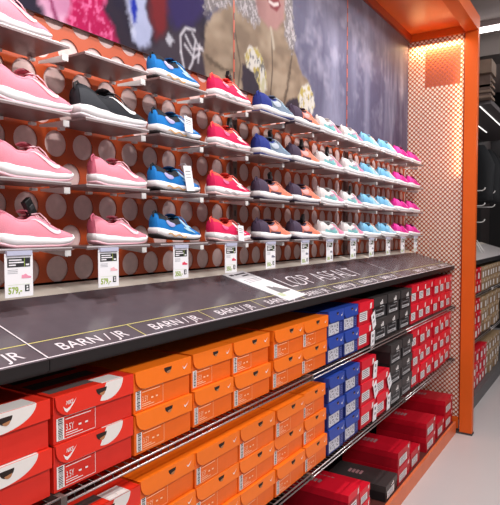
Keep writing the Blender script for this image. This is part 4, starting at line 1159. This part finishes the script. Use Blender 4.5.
# ceiling fittings seen past the frame
bm_ = mat('ceiling_beam', (150, 132, 130), .5)
tag(MB().box(6.55, 6.95, -2.5, 1.6, 3.42, 3.65, mat('bulkhead_grey', (112, 102, 98), .6)).build('ceiling_bulkhead'), 'grey ceiling bulkhead crossing above the next aisle', 'bulkhead')
lt = thing('ceiling_light', 'long white tube light under the ceiling past the orange frame', 'ceiling light', (6.2, .3, 3.60))
MB().box(-.06, .06, -1.3, 1.3, .0, .05, bm_).build('housing', lt); MB().box(-.04, .04, -1.28, 1.28, -.03, .0, mat('tube_white', (255, 250, 248), .4, emit=6.0)).build('tube', lt)
lt2 = thing('ceiling_light', 'distant white tube light low against the dark far wall', 'ceiling light', (9.2, .9, 2.95))
MB().box(-.06, .06, -1.6, .6, .0, .30, mat('far_grey', (120, 112, 110), .6)).build('housing', lt2); MB().box(-.04, .04, -1.6, .6, -.05, .0, mat('tube_white', (255, 250, 248), .4, emit=6.0)).build('tube', lt2)

# ------------------------------------------------------------------ lights
for x, e in ((0.75, 12), (3.15, 13), (-1.6, 5)):
    add_light('display_spot', 'AREA', (x, 0.62, 3.12), aim((x, 0.62, 3.12), (x + .1, 1.25, 1.6)), e, (1, .96, .93), shape='DISK', size=.09, spread=math.radians(150))
for x in (-0.6, 1.2, 3.0):
    add_light('aisle_lamp', 'AREA', (x, -1.2, 3.4), aim((x, -1.2, 3.4), (x + .3, 1.0, .9)), 34, (1, .97, .96), shape='RECTANGLE', size=1.2, size_y=.3)
add_light('panel_glow', 'AREA', (4.33, 1.16, 2.95), aim((4.33, 1.16, 2.95), (4.385, 1.16, 2.3)), 3, (1, .72, .36), shape='RECTANGLE', size=.35, size_y=.02)
add_light('edge_glow', 'AREA', (4.345, .968, 2.45), aim((4.345, .968, 2.45), (4.39, 1.05, 2.45)), .8, (1, .66, .32), shape='RECTANGLE', size=.02, size_y=1.0)
for x in (.9, 2.3, 3.7):
    add_light('canopy_lamp', 'AREA', (x, 1.0, 2.98), aim((x, 1.0, 2.98), (x, 1.36, 2.0)), 1.6, (1, .92, .84), shape='RECTANGLE', size=1.0, size_y=.03)
add_light('next_aisle_lamp', 'AREA', (5.9, -.8, 3.3), aim((5.9, -.8, 3.3), (5.9, 1.0, .7)), 16, (1, .97, .96), shape='RECTANGLE', size=1.0, size_y=.4)

w = bpy.data.worlds.new('store_air'); scene.world = w; w.use_nodes = True
bg = w.node_tree.nodes['Background']; bg.inputs['Color'].default_value = (1.0, .96, .95, 1); bg.inputs['Strength'].default_value = 0.26

# ------------------------------------------------------------------ camera
cam = bpy.data.cameras.new('camera'); co = bpy.data.objects.new('camera', cam); COL.objects.link(co)
cam.sensor_fit = 'HORIZONTAL'; cam.sensor_width = 36; cam.lens = 560 / 500 * 36; cam.clip_start = .02
th = math.radians(32.9); p = math.atan(23.5 / 560)
co.location = (0, 0, EYE)
co.rotation_euler = Vector((math.cos(th) * math.cos(p), math.sin(th) * math.cos(p), -math.sin(p))).to_track_quat('-Z', 'Y').to_euler()
scene.camera = co
vs = scene.view_settings
vs.view_transform = 'Standard'; vs.look = 'None'; vs.gamma = 1.0; vs.use_curve_mapping = False; vs.exposure = 0.15
